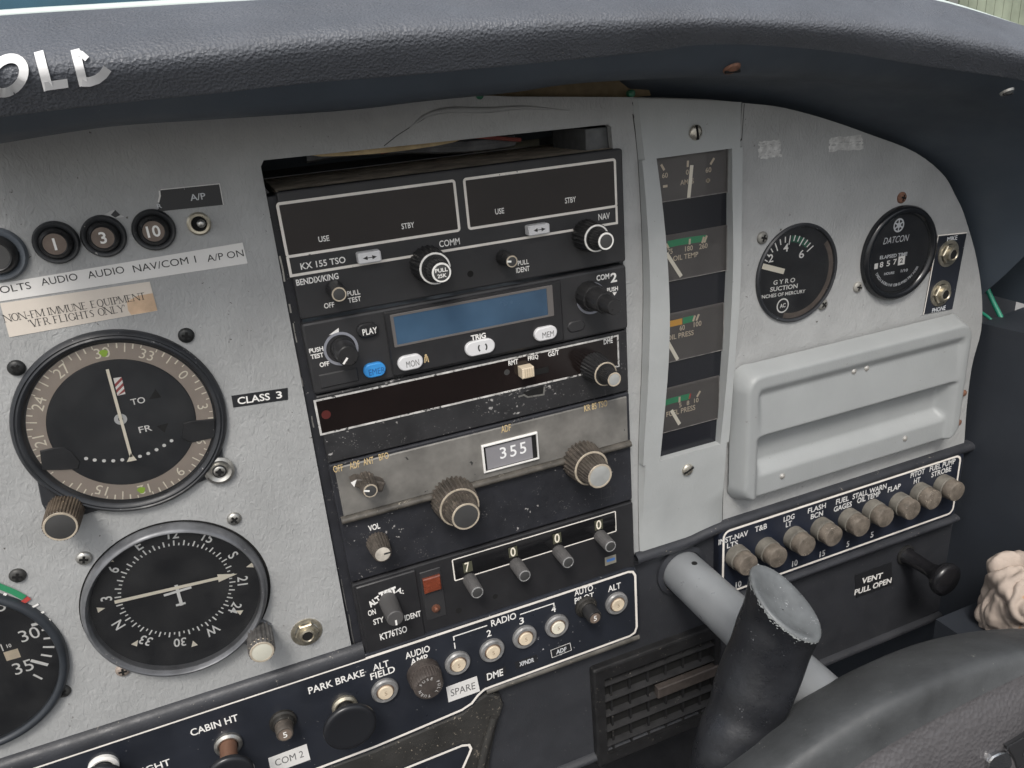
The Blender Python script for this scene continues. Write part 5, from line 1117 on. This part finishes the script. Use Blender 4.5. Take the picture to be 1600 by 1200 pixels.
for lab, px, py in BRK:
    dt = D + 12.6; x, z = at(px, py, dt)
    if proto is None:
        proto = thing('cylinder_breaker', lab, 'circuit breaker', (x, z, D), 'brown cylindrical breakers under the glove box')
        mb = MB(); mb.lathe([(7.6, D), (7.5, D + 5.8), (7.0, D + 6.2)], x, z, 40); part('sleeve', mb, SLEEVE, proto)
        mb = MB(); mb.lathe([(6.4, D + 6.0), (7.0, D + 6.6), (7.0, D + 11.8), (6.6, D + 12.6), (6.2, D + 12.7)], x, z, 40); part('cap', mb, CAPB, proto)
    else: copy_tree(proto, x, z, D, lab)
# vent label and knob
D = 0
lq = [(1336, 899), (1393, 878), (1395, 913), (1338, 934)]
o = stickerP('vent_label', lq, .1, BLACKTAPE, 'black label reading vent pull open on the lower dash', 'label', .3)
letters(o, [('VENT', 1363, 903.5, 8.5, 33, (10, -2.9)), ('PULL OPEN', 1364.5, 916, 8.5, 58, (10, -3.4))], .18, WHITE, .03)
x, z = at(1480, 907, 34)
t = thing('pull_knob', 'black mushroom vent knob pulled out beside its label', 'pull knob', (x, z, 0))
mb = MB(); mb.lathe([(6.5, -.4), (6.2, 2), (5.4, 3), (5.0, 20), (6.2, 25), (10.6, 29), (11.8, 31.5), (11.6, 34.5), (9, 36), (.02, 36.6)], x, z, 36, cap=False); part('knob_body', mb, mat('gloss black knob', (.014, .014, .016), .25), t, smooth=60)
mb = MB(); mb.lathe([(7.6, -.3), (7.6, .8), (5.6, 1.6)], x, z, 30, cap=False); part('ferrule', mb, mat('dark ferrule', (.05, .05, .05), .4, metal=.5), t)

# ------------------------------------------------------------------ switch plate along the bottom
D = 6.0
A0 = at(400, 1096, D); A1 = at(977, 886, D); zt_ = (A0[1] + A1[1]) / 2; xr_ = (at(987, 897, D)[0] + at(1000, 975, D)[0]) / 2; zb_ = (at(757, 1077, D)[1] + at(977, 995, D)[1]) / 2
pl = [(-260, zt_)] + [(xr_ + a_, zt_ + b_) for a_, b_ in ((-4.5, 0), (-1.5, -1), (0, -4))] + [(xr_ + a_, zb_ + b_) for a_, b_ in ((0, 5), (-1.5, 1.2), (-5, 0))] + [at(*q, D) for q in ((770, 1072), (757, 1077), (747, 1086), (737, 1099), (722, 1109))]
zlow = at(585, 1167, D)[1]; sB = [at(*q, D) for q in ((640, 1144), (585, 1167), (495, 1201), (350, 1262))]; pl += sB + [(-260, sB[-1][1] - 2)]
sw = thing('switch_plate', 'black anodised lower plate with white outline holding breakers and pull knobs', 'switch plate', (-10, -255, 0))
mb = MB(); mb.prism(inset(pl[::-1], -2.2) if area(pl) < 0 else inset(pl, -2.2), -.5, D - .02, .8); part('plate', mb, PLATE, sw)
mb = MB(); mb.ribbon(pl[:], 1.45, D + .05); part('outline', mb, CREAMLINE, sw, smooth=0)
mb = MB(); P0 = [(x, z) for x, z in pl[7:8]]
x0_ = at(760, 1079, D)[0]
mb.grid([[(x, zb_ + o, d) for d, o in ((D - .2, -1.6), (D + .8, -2.6), (D + .6, -4.4), (D - 2, -6), (0, -7))] for x in np.linspace(x0_, xr_ + 1.5, 16)]); part('lower_bead', mb, mat('rubbed trim', (.10, .095, .085), .4, mott=.5, mscale=80, speck=[((.3, .27, .23), 600, .7)]), sw, smooth=70)
mb = MB(); q = D + .08
for s, px, py, h, wd in (('CABIN HT', 335, 1133, 11.5, 74), ('LIGHT', 240, 1199, 11, 52), ('PARK BRAKE', 526, 1065, 11, 87), ('ALT', 595, 1040, 10.5, 25), ('FIELD', 598, 1051.5, 10.5, 38), ('AUDIO', 652.5, 1019, 10.5, 38), ('AMP', 655, 1031, 10.5, 27), ('1', 710.5, 1009, 10, 1.6), ('2', 764, 989.5, 10.5, 7),
                         ('3', 815, 970, 10.5, 7), ('4', 865, 951.5, 10.5, 7), ('RADIO', 787, 968, 10.5, 39), ('AUTO', 912, 922.5, 9.5, 29), ('PILOT', 913, 934.5, 9.5, 30), ('ALT', 960, 917.5, 9.5, 20)): mb.tpx(s, px, py, h, wd, q, bold=.015)
part('lettering', mb, WHITE, sw, smooth=0)
mb = MB(); zz = at(735, 986, q)[1]
xa, xb = at(709, 997, q)[0], at(865, 939.5, q)[0]; mb.ribbon([(xa, zz - 2.6), (xa, zz), (at(761, 976, q)[0], zz)], .7, q); mb.ribbon([(at(812.5, 958, q)[0], zz), (xb, zz), (xb, zz - 2.6)], .7, q); part('bracket_line', mb, WHITE, sw, smooth=0)
# flat push breakers
proto = None
for i, (lab, px, py, kind) in enumerate((('flat grey collared breaker under the words alt field', 602.5, 1082, 0), ('flat breaker numbered 1 above the spare label', 716.5, 1039, 0), ('flat breaker numbered 2 above the DME label', 770.5, 1019, 0), ('flat breaker numbered 3 above the XPNDR label', 821.5, 998, 0), ('flat breaker numbered 4 with the palest cream button', 872, 980.5, 1), ('flat breaker at the right end of the plate under the letters ALT', 965.5, 945, 0))):
    x, z = at(px, py, D + 2.5)
    if proto is None or kind:
        t = thing('flat_breaker', lab, 'circuit breaker', (x, z, D), 'flat breakers on the switch plate')
        mb = MB(); mb.lathe([(7.1, D), (7.1, D + 1.6), (6.4, D + 2.4), (4.9, D + 2.4), (4.6, D + 1.6)], x, z, 40, cap=False); part('collar', mb, COLLAR, t)
        mb = MB(); mb.lathe([(4.6, D + .5), (4.6, D + 2.2), (4.1, D + 2.4)], x, z, 32, cap=False); part('button_rim', mb, mat('tarnished rim', (.28, .20, .15), .4, metal=.5, mott=.3, mscale=200), t)
        mb = MB(); mb.lathe([(4.1, D + .6), (4.0, D + 3.0), (3.7, D + 3.3)], x, z, 32); b = part('button', mb, PALEBTN if kind else CREAM, t)
        mb = MB(); mb.text('5', x, z, D + 3.36, 2.4, None, 0, .0); part('number', mb, mat('faint brown ink', (.30, .22, .15), .6), b, smooth=0)
        if not kind: proto = t
    else: copy_tree(proto, x, z, D, lab)
def pop_breaker(px, py, dt, label, capc):
    x, z = at(px, py, dt); t = thing('popped_breaker', label, 'circuit breaker', (x, z, D))
    mb = MB(); mb.lathe([(6.6, D), (6.6, D + 1.4), (5.6, D + 2), (5.4, D + 3.4), (4.9, D + 4.2)], x, z, 36); part('collar', mb, mat('dark scuffed collar', (.035, .033, .03), .4, mott=.3, mscale=200, metal=.3, speck=[((.3, .27, .22), 600, .69)]), t)
    mb = MB(); mb.lathe([(4.4, D + 3), (4.2, dt - .6), (3.8, dt)], x, z, 32); b = part('plunger', mb, KNOB if capc == 0 else KNOBBR, t)
    mb = MB(); mb.poly(circle(x, z, 3.2, 24), dt + .06); part('plunger_cap', mb, mat('brown cap', (.13, .10, .08), .5), b, smooth=0)
    mb = MB(); mb.text('5', x, z, dt + .12, 3.4, None, 0, .01); part('number', mb, WHITE, b, smooth=0)
pop_breaker(930, 966, D + 12, 'black protruding breaker under the words auto pilot', 0)
pop_breaker(445.5, 1148, D + 10, 'brown protruding breaker above the com 2 label', 1)
x, z = at(671, 1074, D + 12); t = thing('fuse_holder', 'brown screw cap fuse holder under the words audio amp', 'fuse holder', (x, z, D))
mb = MB(); mb.lathe([(9.0, D, 0), (8.8, D + 5, 0), (8.2, D + 5.2, .05), (8.0, D + 11, .05), (7.2, D + 12, 0)], x, z, 40, 30); part('cap', mb, mat('brown fuse cap', (.06, .05, .045), .5, mott=.3, mscale=200), t)
mb = MB()
for i, c_ in enumerate('FUSE PULL TURN '):
    if c_ != ' ': a = PI / 2 + .9 - i * 2 * PI / 15; mb.text(c_, x + 5.3 * math.cos(a), z + 5.3 * math.sin(a), D + 12.1, 1.7, None, a - PI / 2, .02)
part('rim_lettering', mb, mat('faded white', (.42, .41, .40), .6), t, smooth=0)
def pull(px, py, dt, r, label, ringm, stem):
    x, z = at(px, py, dt); t = thing('pull_knob', label, 'pull knob', (x, z, D))
    mb = MB(); mb.lathe([(6.6, D), (6.6, D + 1.5), (5.4, D + 2.4), (4.6, D + 2.2)], x, z, 36, cap=False); part('ferrule', mb, ringm, t)
    mb = MB(); mb.lathe([(4.2, D), (4.0, dt - 8)], x, z, 28); part('stem', mb, stem, t)
    mb = MB(); mb.lathe([(4.4, dt - 9), (5.5, dt - 6), (r - 1, dt - 3.6), (r, dt - 2.4), (r - .2, dt - .8), (r - 1.4, dt), (r - 3, dt - .2)], x, z, 48); part('head', mb, mat('gloss black head', (.016, .017, .02), .3), t, smooth=60)
pull(548, 1139, D + 17, 13.3, 'large round black park brake pull knob', BRASS, KNOB)
pull(360, 1215, D + 22, 11, 'black cabin heat pull knob with silver ferrule at the bottom edge', STEEL, mat('orange stem', (.22, .12, .08), .4, metal=.3))
pull(158, 1228, D + 12, 10, 'pull knob with white ring mostly below the bottom left edge', RINGW, KNOB)
# labels stuck on the plate
q = D + .2
o = stickerP('spare_label', ((697, 1074), (745, 1056.5), (750, 1080), (701, 1097.5)), q, PAPER, 'white label reading spare under the breaker numbered 1', 'label'); letters(o, [('SPARE', 723.5, 1077, 11, 38, (10, -3.3))], q + .06, GREYINK, .0)
o = stickerP('com_label', ((419, 1185), (479, 1162.5), (485, 1187), (424, 1209)), q, PAPER, 'white label reading com 2 under the brown protruding breaker', 'label'); letters(o, [('COM 2', 452, 1185, 11, 44, (10, -3.4))], q + .06, GREYINK, .0)
o = stickerP('dme_label', ((757, 1053), (790, 1041), (792, 1053), (760, 1066)), q, BLACKTAPE, 'small black label reading DME under the breaker numbered 2', 'label'); letters(o, [('DME', 773.5, 1054, 11, 25, (10, -3.3))], q + .06, WHITE, .02)
o = stickerP('xpndr_label', ((804, 1035), (839, 1022.5), (841, 1033), (807, 1046)), q, BLACKTAPE, 'small black label reading XPNDR under the breaker numbered 3', 'label'); letters(o, [('XPNDR', 823, 1034.5, 7, 23, (10, -3.3))], q + .06, mat('pale print', (.6, .62, .64), .6), .03)
o = stickerP('adf_label', ((860, 1016), (891, 1004), (893.5, 1016), (862.5, 1028.5)), q, BLACKTAPE, 'small black label reading ADF with a white edge under the breaker numbered 4', 'label'); letters(o, [('ADF', 877, 1016.5, 7, 16, (10, -3.4))], q + .06, mat('pale print', (.6, .62, .64), .6), .03)
mb = MB(); mb.ribbon([at(*p, q + .05) for p in ((860.6, 1016.2), (890.6, 1004.6), (893, 1015.8), (862.8, 1027.8))], .3, q + .05, True); part('white_edge', mb, WHITE, o, smooth=0)
# engine quadrant plate at the bottom edge
qp = [at(*p, 6.5) for p in ((600, 1216), (625, 1204), (722, 1165), (733, 1164), (736, 1170), (733, 1178), (716, 1216), (690, 1290), (560, 1310))]
t = thing('quadrant_plate', 'black engine quadrant plate with white outline at the bottom edge', 'quadrant plate', (sum(p[0] for p in qp) / 9, sum(p[1] for p in qp) / 9, 5))
mb = MB(); mb.prism(qp, 4, 6.5, .4); part('plate', mb, PLATE, t); mb = MB(); mb.ribbon(qp, 1.5, 6.56, True); part('outline', mb, CREAMLINE, t, smooth=0)

# ------------------------------------------------------------------ air vent grille in the lower dash
D = 3.0
vt = thing('air_vent', 'black rectangular air vent grille with slanted louvres in the lower dash', 'air vent', (*at(1020, 1070, D), 0))
vx0 = (at(917, 1060, D)[0] + at(941, 1194, D)[0]) / 2; vx1 = vx0 + 92; vz1 = (at(917, 1060, D)[1] + at(1090, 968, D)[1]) / 2 - 2; vz0 = at(941, 1194, D)[1]
VM = mat('dusty black vent plastic', (.015, .015, .016), .5, mott=.3, mscale=60, speck=[((.16, .15, .13), 700, .7)])
mb = MB(); mb.prism(rrect(vx0, vz0, vx1, vz1, 2), -.5, D + 2, 1.5, [rrect(vx0 + 7, vz0 + 8, vx1 - 5, vz1 - 9, 1)]); part('frame', mb, VM, vt)
mb = MB(); mb.box(vx0 + 4, vz0 + 5, vx1 - 3, vz1 - 6, -.3, .2); part('vent_throat', mb, HOLE, vt)
hz = vz1 - vz0 - 17
for i in range(5):
    z = vz0 + 8 + hz * (i + .5) / 5
    mb = MB(); mb.add([(vx0 + 6.5, z - 1.2, 3.6), (vx1 - 4.5, z - 1.2, 3.6), (vx1 - 4.5, z + .3, 4.6), (vx0 + 6.5, z + .3, 4.6), (vx0 + 6.5, z + 1.9, .6), (vx1 - 4.5, z + 1.9, .6)], [(0, 1, 2, 3), (3, 2, 5, 4), (1, 0, 4, 5)]); part('louvre', mb, VM, vt, smooth=0)
for i in range(6):
    x = vx0 + 12 + i * 13; mb = MB(); mb.box(x, vz0 + 8, x + 1.4, vz1 - 9, .2, 2.4); part('upright_vane', mb, VM, vt)
a, b = at(1028, 1082, 6), at(1112, 1050, 6); zc = at(1070, 1068, 6)[1]
mb = MB(); mb.box(a[0], zc - 4, a[0] + 46, zc + 4, 2, 6.4, .6); part('thumb_tab', mb, mat('brown worn tab', (.062, .052, .047), .5, mott=.3, mscale=150), vt)

# ------------------------------------------------------------------ control yoke
ty = thing('control_yoke', 'black control yoke on a grey tube with worn grey horn top and chrome emblem', 'control yoke', (192, -245, 0))
tx, tz = at(1064, 890, 0)
mb = MB(); n_ = 40
mb.lathe([(13.2, -20), (13.2, 136)], tx, tz, 48); part('column_tube', mb, mat('grey painted tube', (.30, .315, .33), .38, mott=.08, mscale=40, metal=.25), ty)
mb = MB(); a_ = .55; mb.tube([(tx + 13.0 * math.cos(PI * .5), tz + 12.9, 14), (tx, tz + 13.4, 14)], 1.7, 12); part('pin_hole', mb, HOLE, ty)
mb = MB(); mb.lathe([(17, -.6), (17, 1.5), (14, 2.5), (13.3, 1)], tx, tz, 40, cap=False); part('collar', mb, BEAD, ty)
# horn: sections between left and right outlines in the photo, each at its own distance
HL = [(1173, 886, 112), (1165, 930, 112), (1154, 960, 112), (1145, 991, 112), (1132, 1022, 112), (1121, 1056, 113), (1112, 1094, 114), (1100, 1118, 115), (1091, 1150, 116), (1084, 1180, 117), (1078, 1240, 118), (1078, 1330, 122)]
HR = [(1278, 1000, 0), (1271, 1012, 0), (1261, 1032, 0), (1250, 1062, 0), (1238, 1090, 0), (1226, 1116, 0), (1214, 1142, 0), (1204, 1164, 0), (1194, 1185, 0), (1187, 1205, 0), (1178, 1255, 0), (1176, 1330, 0)]
CW = np.array([CAM[0], CAM[2], -CAM[1]])
def ray(px, py): v = RC.T @ np.array([(px - 800) / F_PX, (py - 600) / F_PX, 1]); return np.array([v[0], v[2], -v[1]])
def ring_between(a, b, k, n=32, th=.62):
    c = np.array(at3((a[0] + b[0]) / 2, (a[1] + b[1]) / 2, a[2])); vd = CW - c; vd /= np.linalg.norm(vd)
    on = lambda px, py: CW + ray(px, py) * (np.dot(c - CW, vd) / np.dot(ray(px, py), vd))
    A, B = on(a[0], a[1]), on(b[0], b[1]); u = (B - A) / 2; L = np.linalg.norm(u)
    s = 1 - .45 * min(k / 10, 1); sh = on((a[0] + b[0]) / 2 - 21 * s, (a[1] + b[1]) / 2 + 20 * s) - c
    w_ = vd * L * th + sh; R_ = []
    for i in range(n):
        t = 2 * PI * i / n; ct, st_ = math.cos(t), math.sin(t); e_ = 1.12 if st_ > 0 else .92
        R_.append(tuple(c + u * math.copysign(abs(ct) ** e_, ct) + w_ * math.copysign(abs(st_) ** e_, st_)))
    return R_
HL = [(x - min(k, 5), y, q) for k, (x, y, q) in enumerate(HL)]; HR = [(x + min(k, 5), y, q) for k, (x, y, q) in enumerate(HR)]
hl = spline(HL, 34); hr = spline(HR, 34)
rings = [ring_between(a, b, k) for k, (a, b) in enumerate(zip(hl, hr))]
# softened shoulder towards the cap
HG = mat('black worn horn', (.013, .014, .017), .33, mott=.3, mscale=50, bump=.35, bscale=220, bdist=.0008, speck=[((.30, .32, .33), 330, .755), ((.26, .27, .28), 1300, .745)])
top_c = np.array([np.mean([p[k] for p in rings[0]]) for k in range(3)])
mb = MB(); mb.grid([list(r) for r in rings], True); horn = part('horn', mb, HG, ty, smooth=80)
# worn flat cap with a shallow dish
cap = MB(); r0 = [np.array(p) for p in rings[0]]; r1 = [np.array(p) for p in rings[1]]
nrm = top_c - np.mean(r1, axis=0); nrm /= np.linalg.norm(nrm); R_ = []
for s, h in ((1.0, -.2), (.985, .7), (.94, 1.2), (.82, .6), (.6, -1.2), (.35, -2.6), (.02, -3.2)): R_.append([tuple(top_c + (p - top_c) * s + nrm * h) for p in r0])
cap.grid(R_[::-1], True); part('horn_cap', cap, mat('rubbed grey cap', (.145, .155, .16), .45, mott=.3, mscale=60, speck=[((.03, .03, .035), 260, .735), ((.36, .37, .38), 900, .70)], bump=.2, bscale=300), ty, smooth=70)
rr_ = random.Random(5); chip = MB()
for k in range(240):           # paint chips round the rim of the cap
    i = rr_.randrange(len(r0)); j = (i + 1) % len(r0); t = rr_.random(); p = r0[i] * (1 - t) + r0[j] * t; q_ = r1[i] * (1 - t) + r1[j] * t
    s = abs(rr_.gauss(0, .8 if rr_.random() < .3 else .25)) - .05; p = p + (q_ - p) * s; out_ = p - top_c; out_ /= np.linalg.norm(out_); p = p + out_ * .18
    tg = r0[j] - r0[i]; tg /= np.linalg.norm(tg); dn = q_ - r0[i]; dn = dn / (np.linalg.norm(dn) or 1); l = rr_.uniform(.2, .9) / (1 + s); h = rr_.uniform(.2, .8) / (1 + s); m_ = rr_.randint(5, 7)
    P_ = [p + tg * l * math.cos(2 * PI * n / m_) * rr_.uniform(.6, 1.2) + dn * h * math.sin(2 * PI * n / m_) * rr_.uniform(.6, 1.2) for n in range(m_)]
    chip.add([tuple(v) for v in P_], [tuple(range(m_))])
part('paint_chips', chip, mat('pale worn chips', (.40, .42, .42), .5, mott=.2, mscale=300), ty, smooth=0)
def sp(C_, n): return spline(C_, n)
# hub: padded body sweeping to the lower right
S1 = [(1040, 1262, 118), (1130, 1202, 124), (1210, 1142, 128), (1300, 1082, 130), (1380, 1040, 130), (1460, 1008, 129), (1540, 990, 127), (1620, 984, 125), (1720, 985, 122), (1840, 1000, 120)]
S2 = [(1180, 1330, 150), (1260, 1258, 152), (1340, 1196, 154), (1420, 1146, 155), (1500, 1103, 156), (1560, 1073, 156), (1620, 1046, 156), (1700, 1022, 155), (1800, 1010, 154), (1900, 1015, 152)]
S15 = [tuple(.5 * np.array(a) + .5 * np.array(b) + np.array((0, 0, 8))) for a, b in zip(S1, S2)]
S3 = [(1250, 1400, 158), (1330, 1320, 160), (1410, 1260, 162), (1490, 1212, 163), (1570, 1170, 164), (1640, 1140, 164), (1700, 1118, 164), (1780, 1100, 163), (1880, 1090, 162), (1980, 1090, 160)]
S4 = [(x + 90, y + 170, d + 4) for x, y, d in S3]
n_ = 60; cv = [[np.array(at3(*p)) for p in spline(S_, n_)] for S_ in (S1, S15, S2, S3, S4)]
back = [p + np.array((4, -14, -14)) for p in cv[0]]; back2 = [p + np.array((10, -45, -18)) for p in cv[0]]
rim = [cv[2][i] * .93 + cv[3][i] * .07 + np.array((0, .3, -1.0)) for i in range(n_)]
top_rows = [spline([tuple(back2[i]), tuple(back[i]), tuple(cv[0][i]), tuple(cv[1][i]), tuple(cv[2][i])], 26) for i in range(n_)]
mb = MB(); mb.grid([[top_rows[i][j] for i in range(n_)] for j in range(26)]); mb.f = [f[::-1] for f in mb.f]
part('hub_shell', mb, mat('dull black hub', (.062, .066, .069), .56, mott=.35, mscale=26, bump=.5, bscale=420, speck=[((.22, .22, .20), 700, .735)]), ty, smooth=80)
fr_rows = [spline([tuple(cv[2][i]), tuple(rim[i]), tuple(cv[3][i]), tuple(cv[4][i])], 22) for i in range(n_)]
mb = MB(); mb.grid([[fr_rows[i][j] for i in range(n_)] for j in range(22)]); mb.f = [f[::-1] for f in mb.f]
part('hub_pad', mb, mat('grained hub pad', (.082, .079, .083), .42, mott=.12, mscale=40, bump=.7, bscale=480, btype='leather', bdist=.0006), ty, smooth=80)
# raised crest, cut by the picture's corner
def onpad(px, py): return 163.6 - (1570 - px) * .004
CH = mat('chrome relief', (.62, .62, .62), .22, metal=1, bump=.4, bscale=900, bdist=.0006)
def relief(name, P, h, m_, bev=.5):
    mb = MB(); mb.prism([at(x, y, 165) for x, y in P], 160, 165 + h, bev); return part(name, mb, m_, ty)
relief('crest', [(1541, 1205), (1543, 1190), (1550, 1181), (1560, 1176), (1572, 1174), (1579, 1180), (1580, 1192), (1574, 1205)], .8, CH, .6)
k = relief('emblem_plate', [(1572, 1166), (1606, 1146), (1640, 1150), (1640, 1215), (1590, 1215), (1585, 1190), (1580, 1178)], .6, mat('black emblem field', (.03, .03, .032), .3))
mb = MB(); mb.ribbon([at(*p, 165.7) for p in ((1574, 1175), (1574, 1167), (1606, 1148), (1640, 1150))], .9, 165.75); mb.ribbon([at(*p, 165.7) for p in ((1590, 1200), (1606, 1190), (1640, 1185))], .8, 165.75); part('emblem_rim', mb, CH, ty, smooth=0)
x, z = at(1606, 1174, 165.8); mb = MB(); mb.ring(x, z, 2.2, 3.3, 165.8, 20, .8, 5.4); part('emblem_letter', mb, CH, ty, smooth=0)

# ------------------------------------------------------------------ crumpled rag in the corner
from mathutils import noise as mnoise
RD = 72; cx_, cz_ = at(1596, 945, RD); mb = MB(); rows = []
for j in range(81):
    th = PI * j / 80; row = []
    for i in range(160):
        ph = 2 * PI * i / 160; nx, ny, nz = math.sin(th) * math.cos(ph), math.sin(th) * math.sin(ph), math.cos(th)
        v = Vector((nx * 1.6 + 3, ny * 1.6, nz * 1.6)); f1_ = mnoise.noise(v); f2_ = mnoise.noise(v * 1.5 + Vector((f1_ * 1.2, 0, 2))) ** 2; f2_ = math.sqrt(f2_ + .004); f3_ = mnoise.noise(v * 3.2 + Vector((0, f1_ * 2, 0)))
        g1_ = abs(math.sin(2.0 * (nx * 1.6 + nz * .8) + 3.4 * f1_)) ** .8; g2_ = abs(math.sin(3.4 * (ny - nx * .6 - nz) + 4 * f3_)); r = 25 * (.90 + .36 * f1_ + .15 * g1_ + .075 * abs(math.sin(3.0 * (ny * 1.2 - nx * .5 + nz * .7) + 3.2 * mnoise.noise(v * 1.3 + Vector((4, 1, 2))))) ** .7 + .04 * mnoise.noise(v * 3.4)); row.append((cx_ + r * nx * 1.05, cz_ + r * nz * 1.25 + 2, RD + r * ny * .8))
    rows.append(row)
mb.grid(rows, True); mb.f = [f[::-1] for f in mb.f]
solo('rag', 'crumpled pinkish white rag stuffed in the corner behind the yoke', 'rag', mb, mat('pinkish cloth', (.46, .385, .33), .9, mott=.15, mscale=60, bump=.6, bscale=1300, speck=[((.50, .24, .09), 40, .655)]), smooth=70)
# fasteners under the hood
def hood_screw(px, py, d, r, m_, label):
    x, z = at(px, py, d); t = MB(); t.lathe([(r, 0), (r * .9, 1.0), (r * .5, 1.7), (.02, 1.9)], 0, 0, 24, cap=False)
    M_ = Matrix.Rotation(math.radians(62), 3, 'X')    # heads point down and out
    V_ = [M_ @ Vector(v) for v in t.v]; t.v = [(x + v.x, z + v.y, d + v.z) for v in V_]
    o = tag(part('screw', t, m_, None, (x, z, d)), label, 'screw', 'panel screws')
    s = MB(); s.box(-r * .95, -r * .13, r * .95, r * .13, 1.2, 2.0); V_ = [M_ @ Vector(v) for v in s.v]; s.v = [(x + v.x, z + v.y, d + v.z) for v in V_]; part('slot', s, HOLE, o, smooth=0)
hood_screw(1143, 106, 63, 3.6, RUST, 'rusty slotted screw under the hood lip above the gauge cover'); hood_screw(1573, 142, 71, 3.0, STEEL, 'bright screw under the hood lip at the far right')
GRS = mat('green fastener', (.03, .16, .09), .35)
for px, py, lab in ((748, 149, 'green fastener at the left end of the tan foam strip'), (985, 146, 'green fastener at the right end of the tan foam strip')):
    x, z = at(px, py, 1); mb = MB(); mb.lathe([(1.7, 0), (1.7, 2.6), (.9, 3.4)], x, z, 16); solo('fastener', lab, 'fastener', mb, GRS)
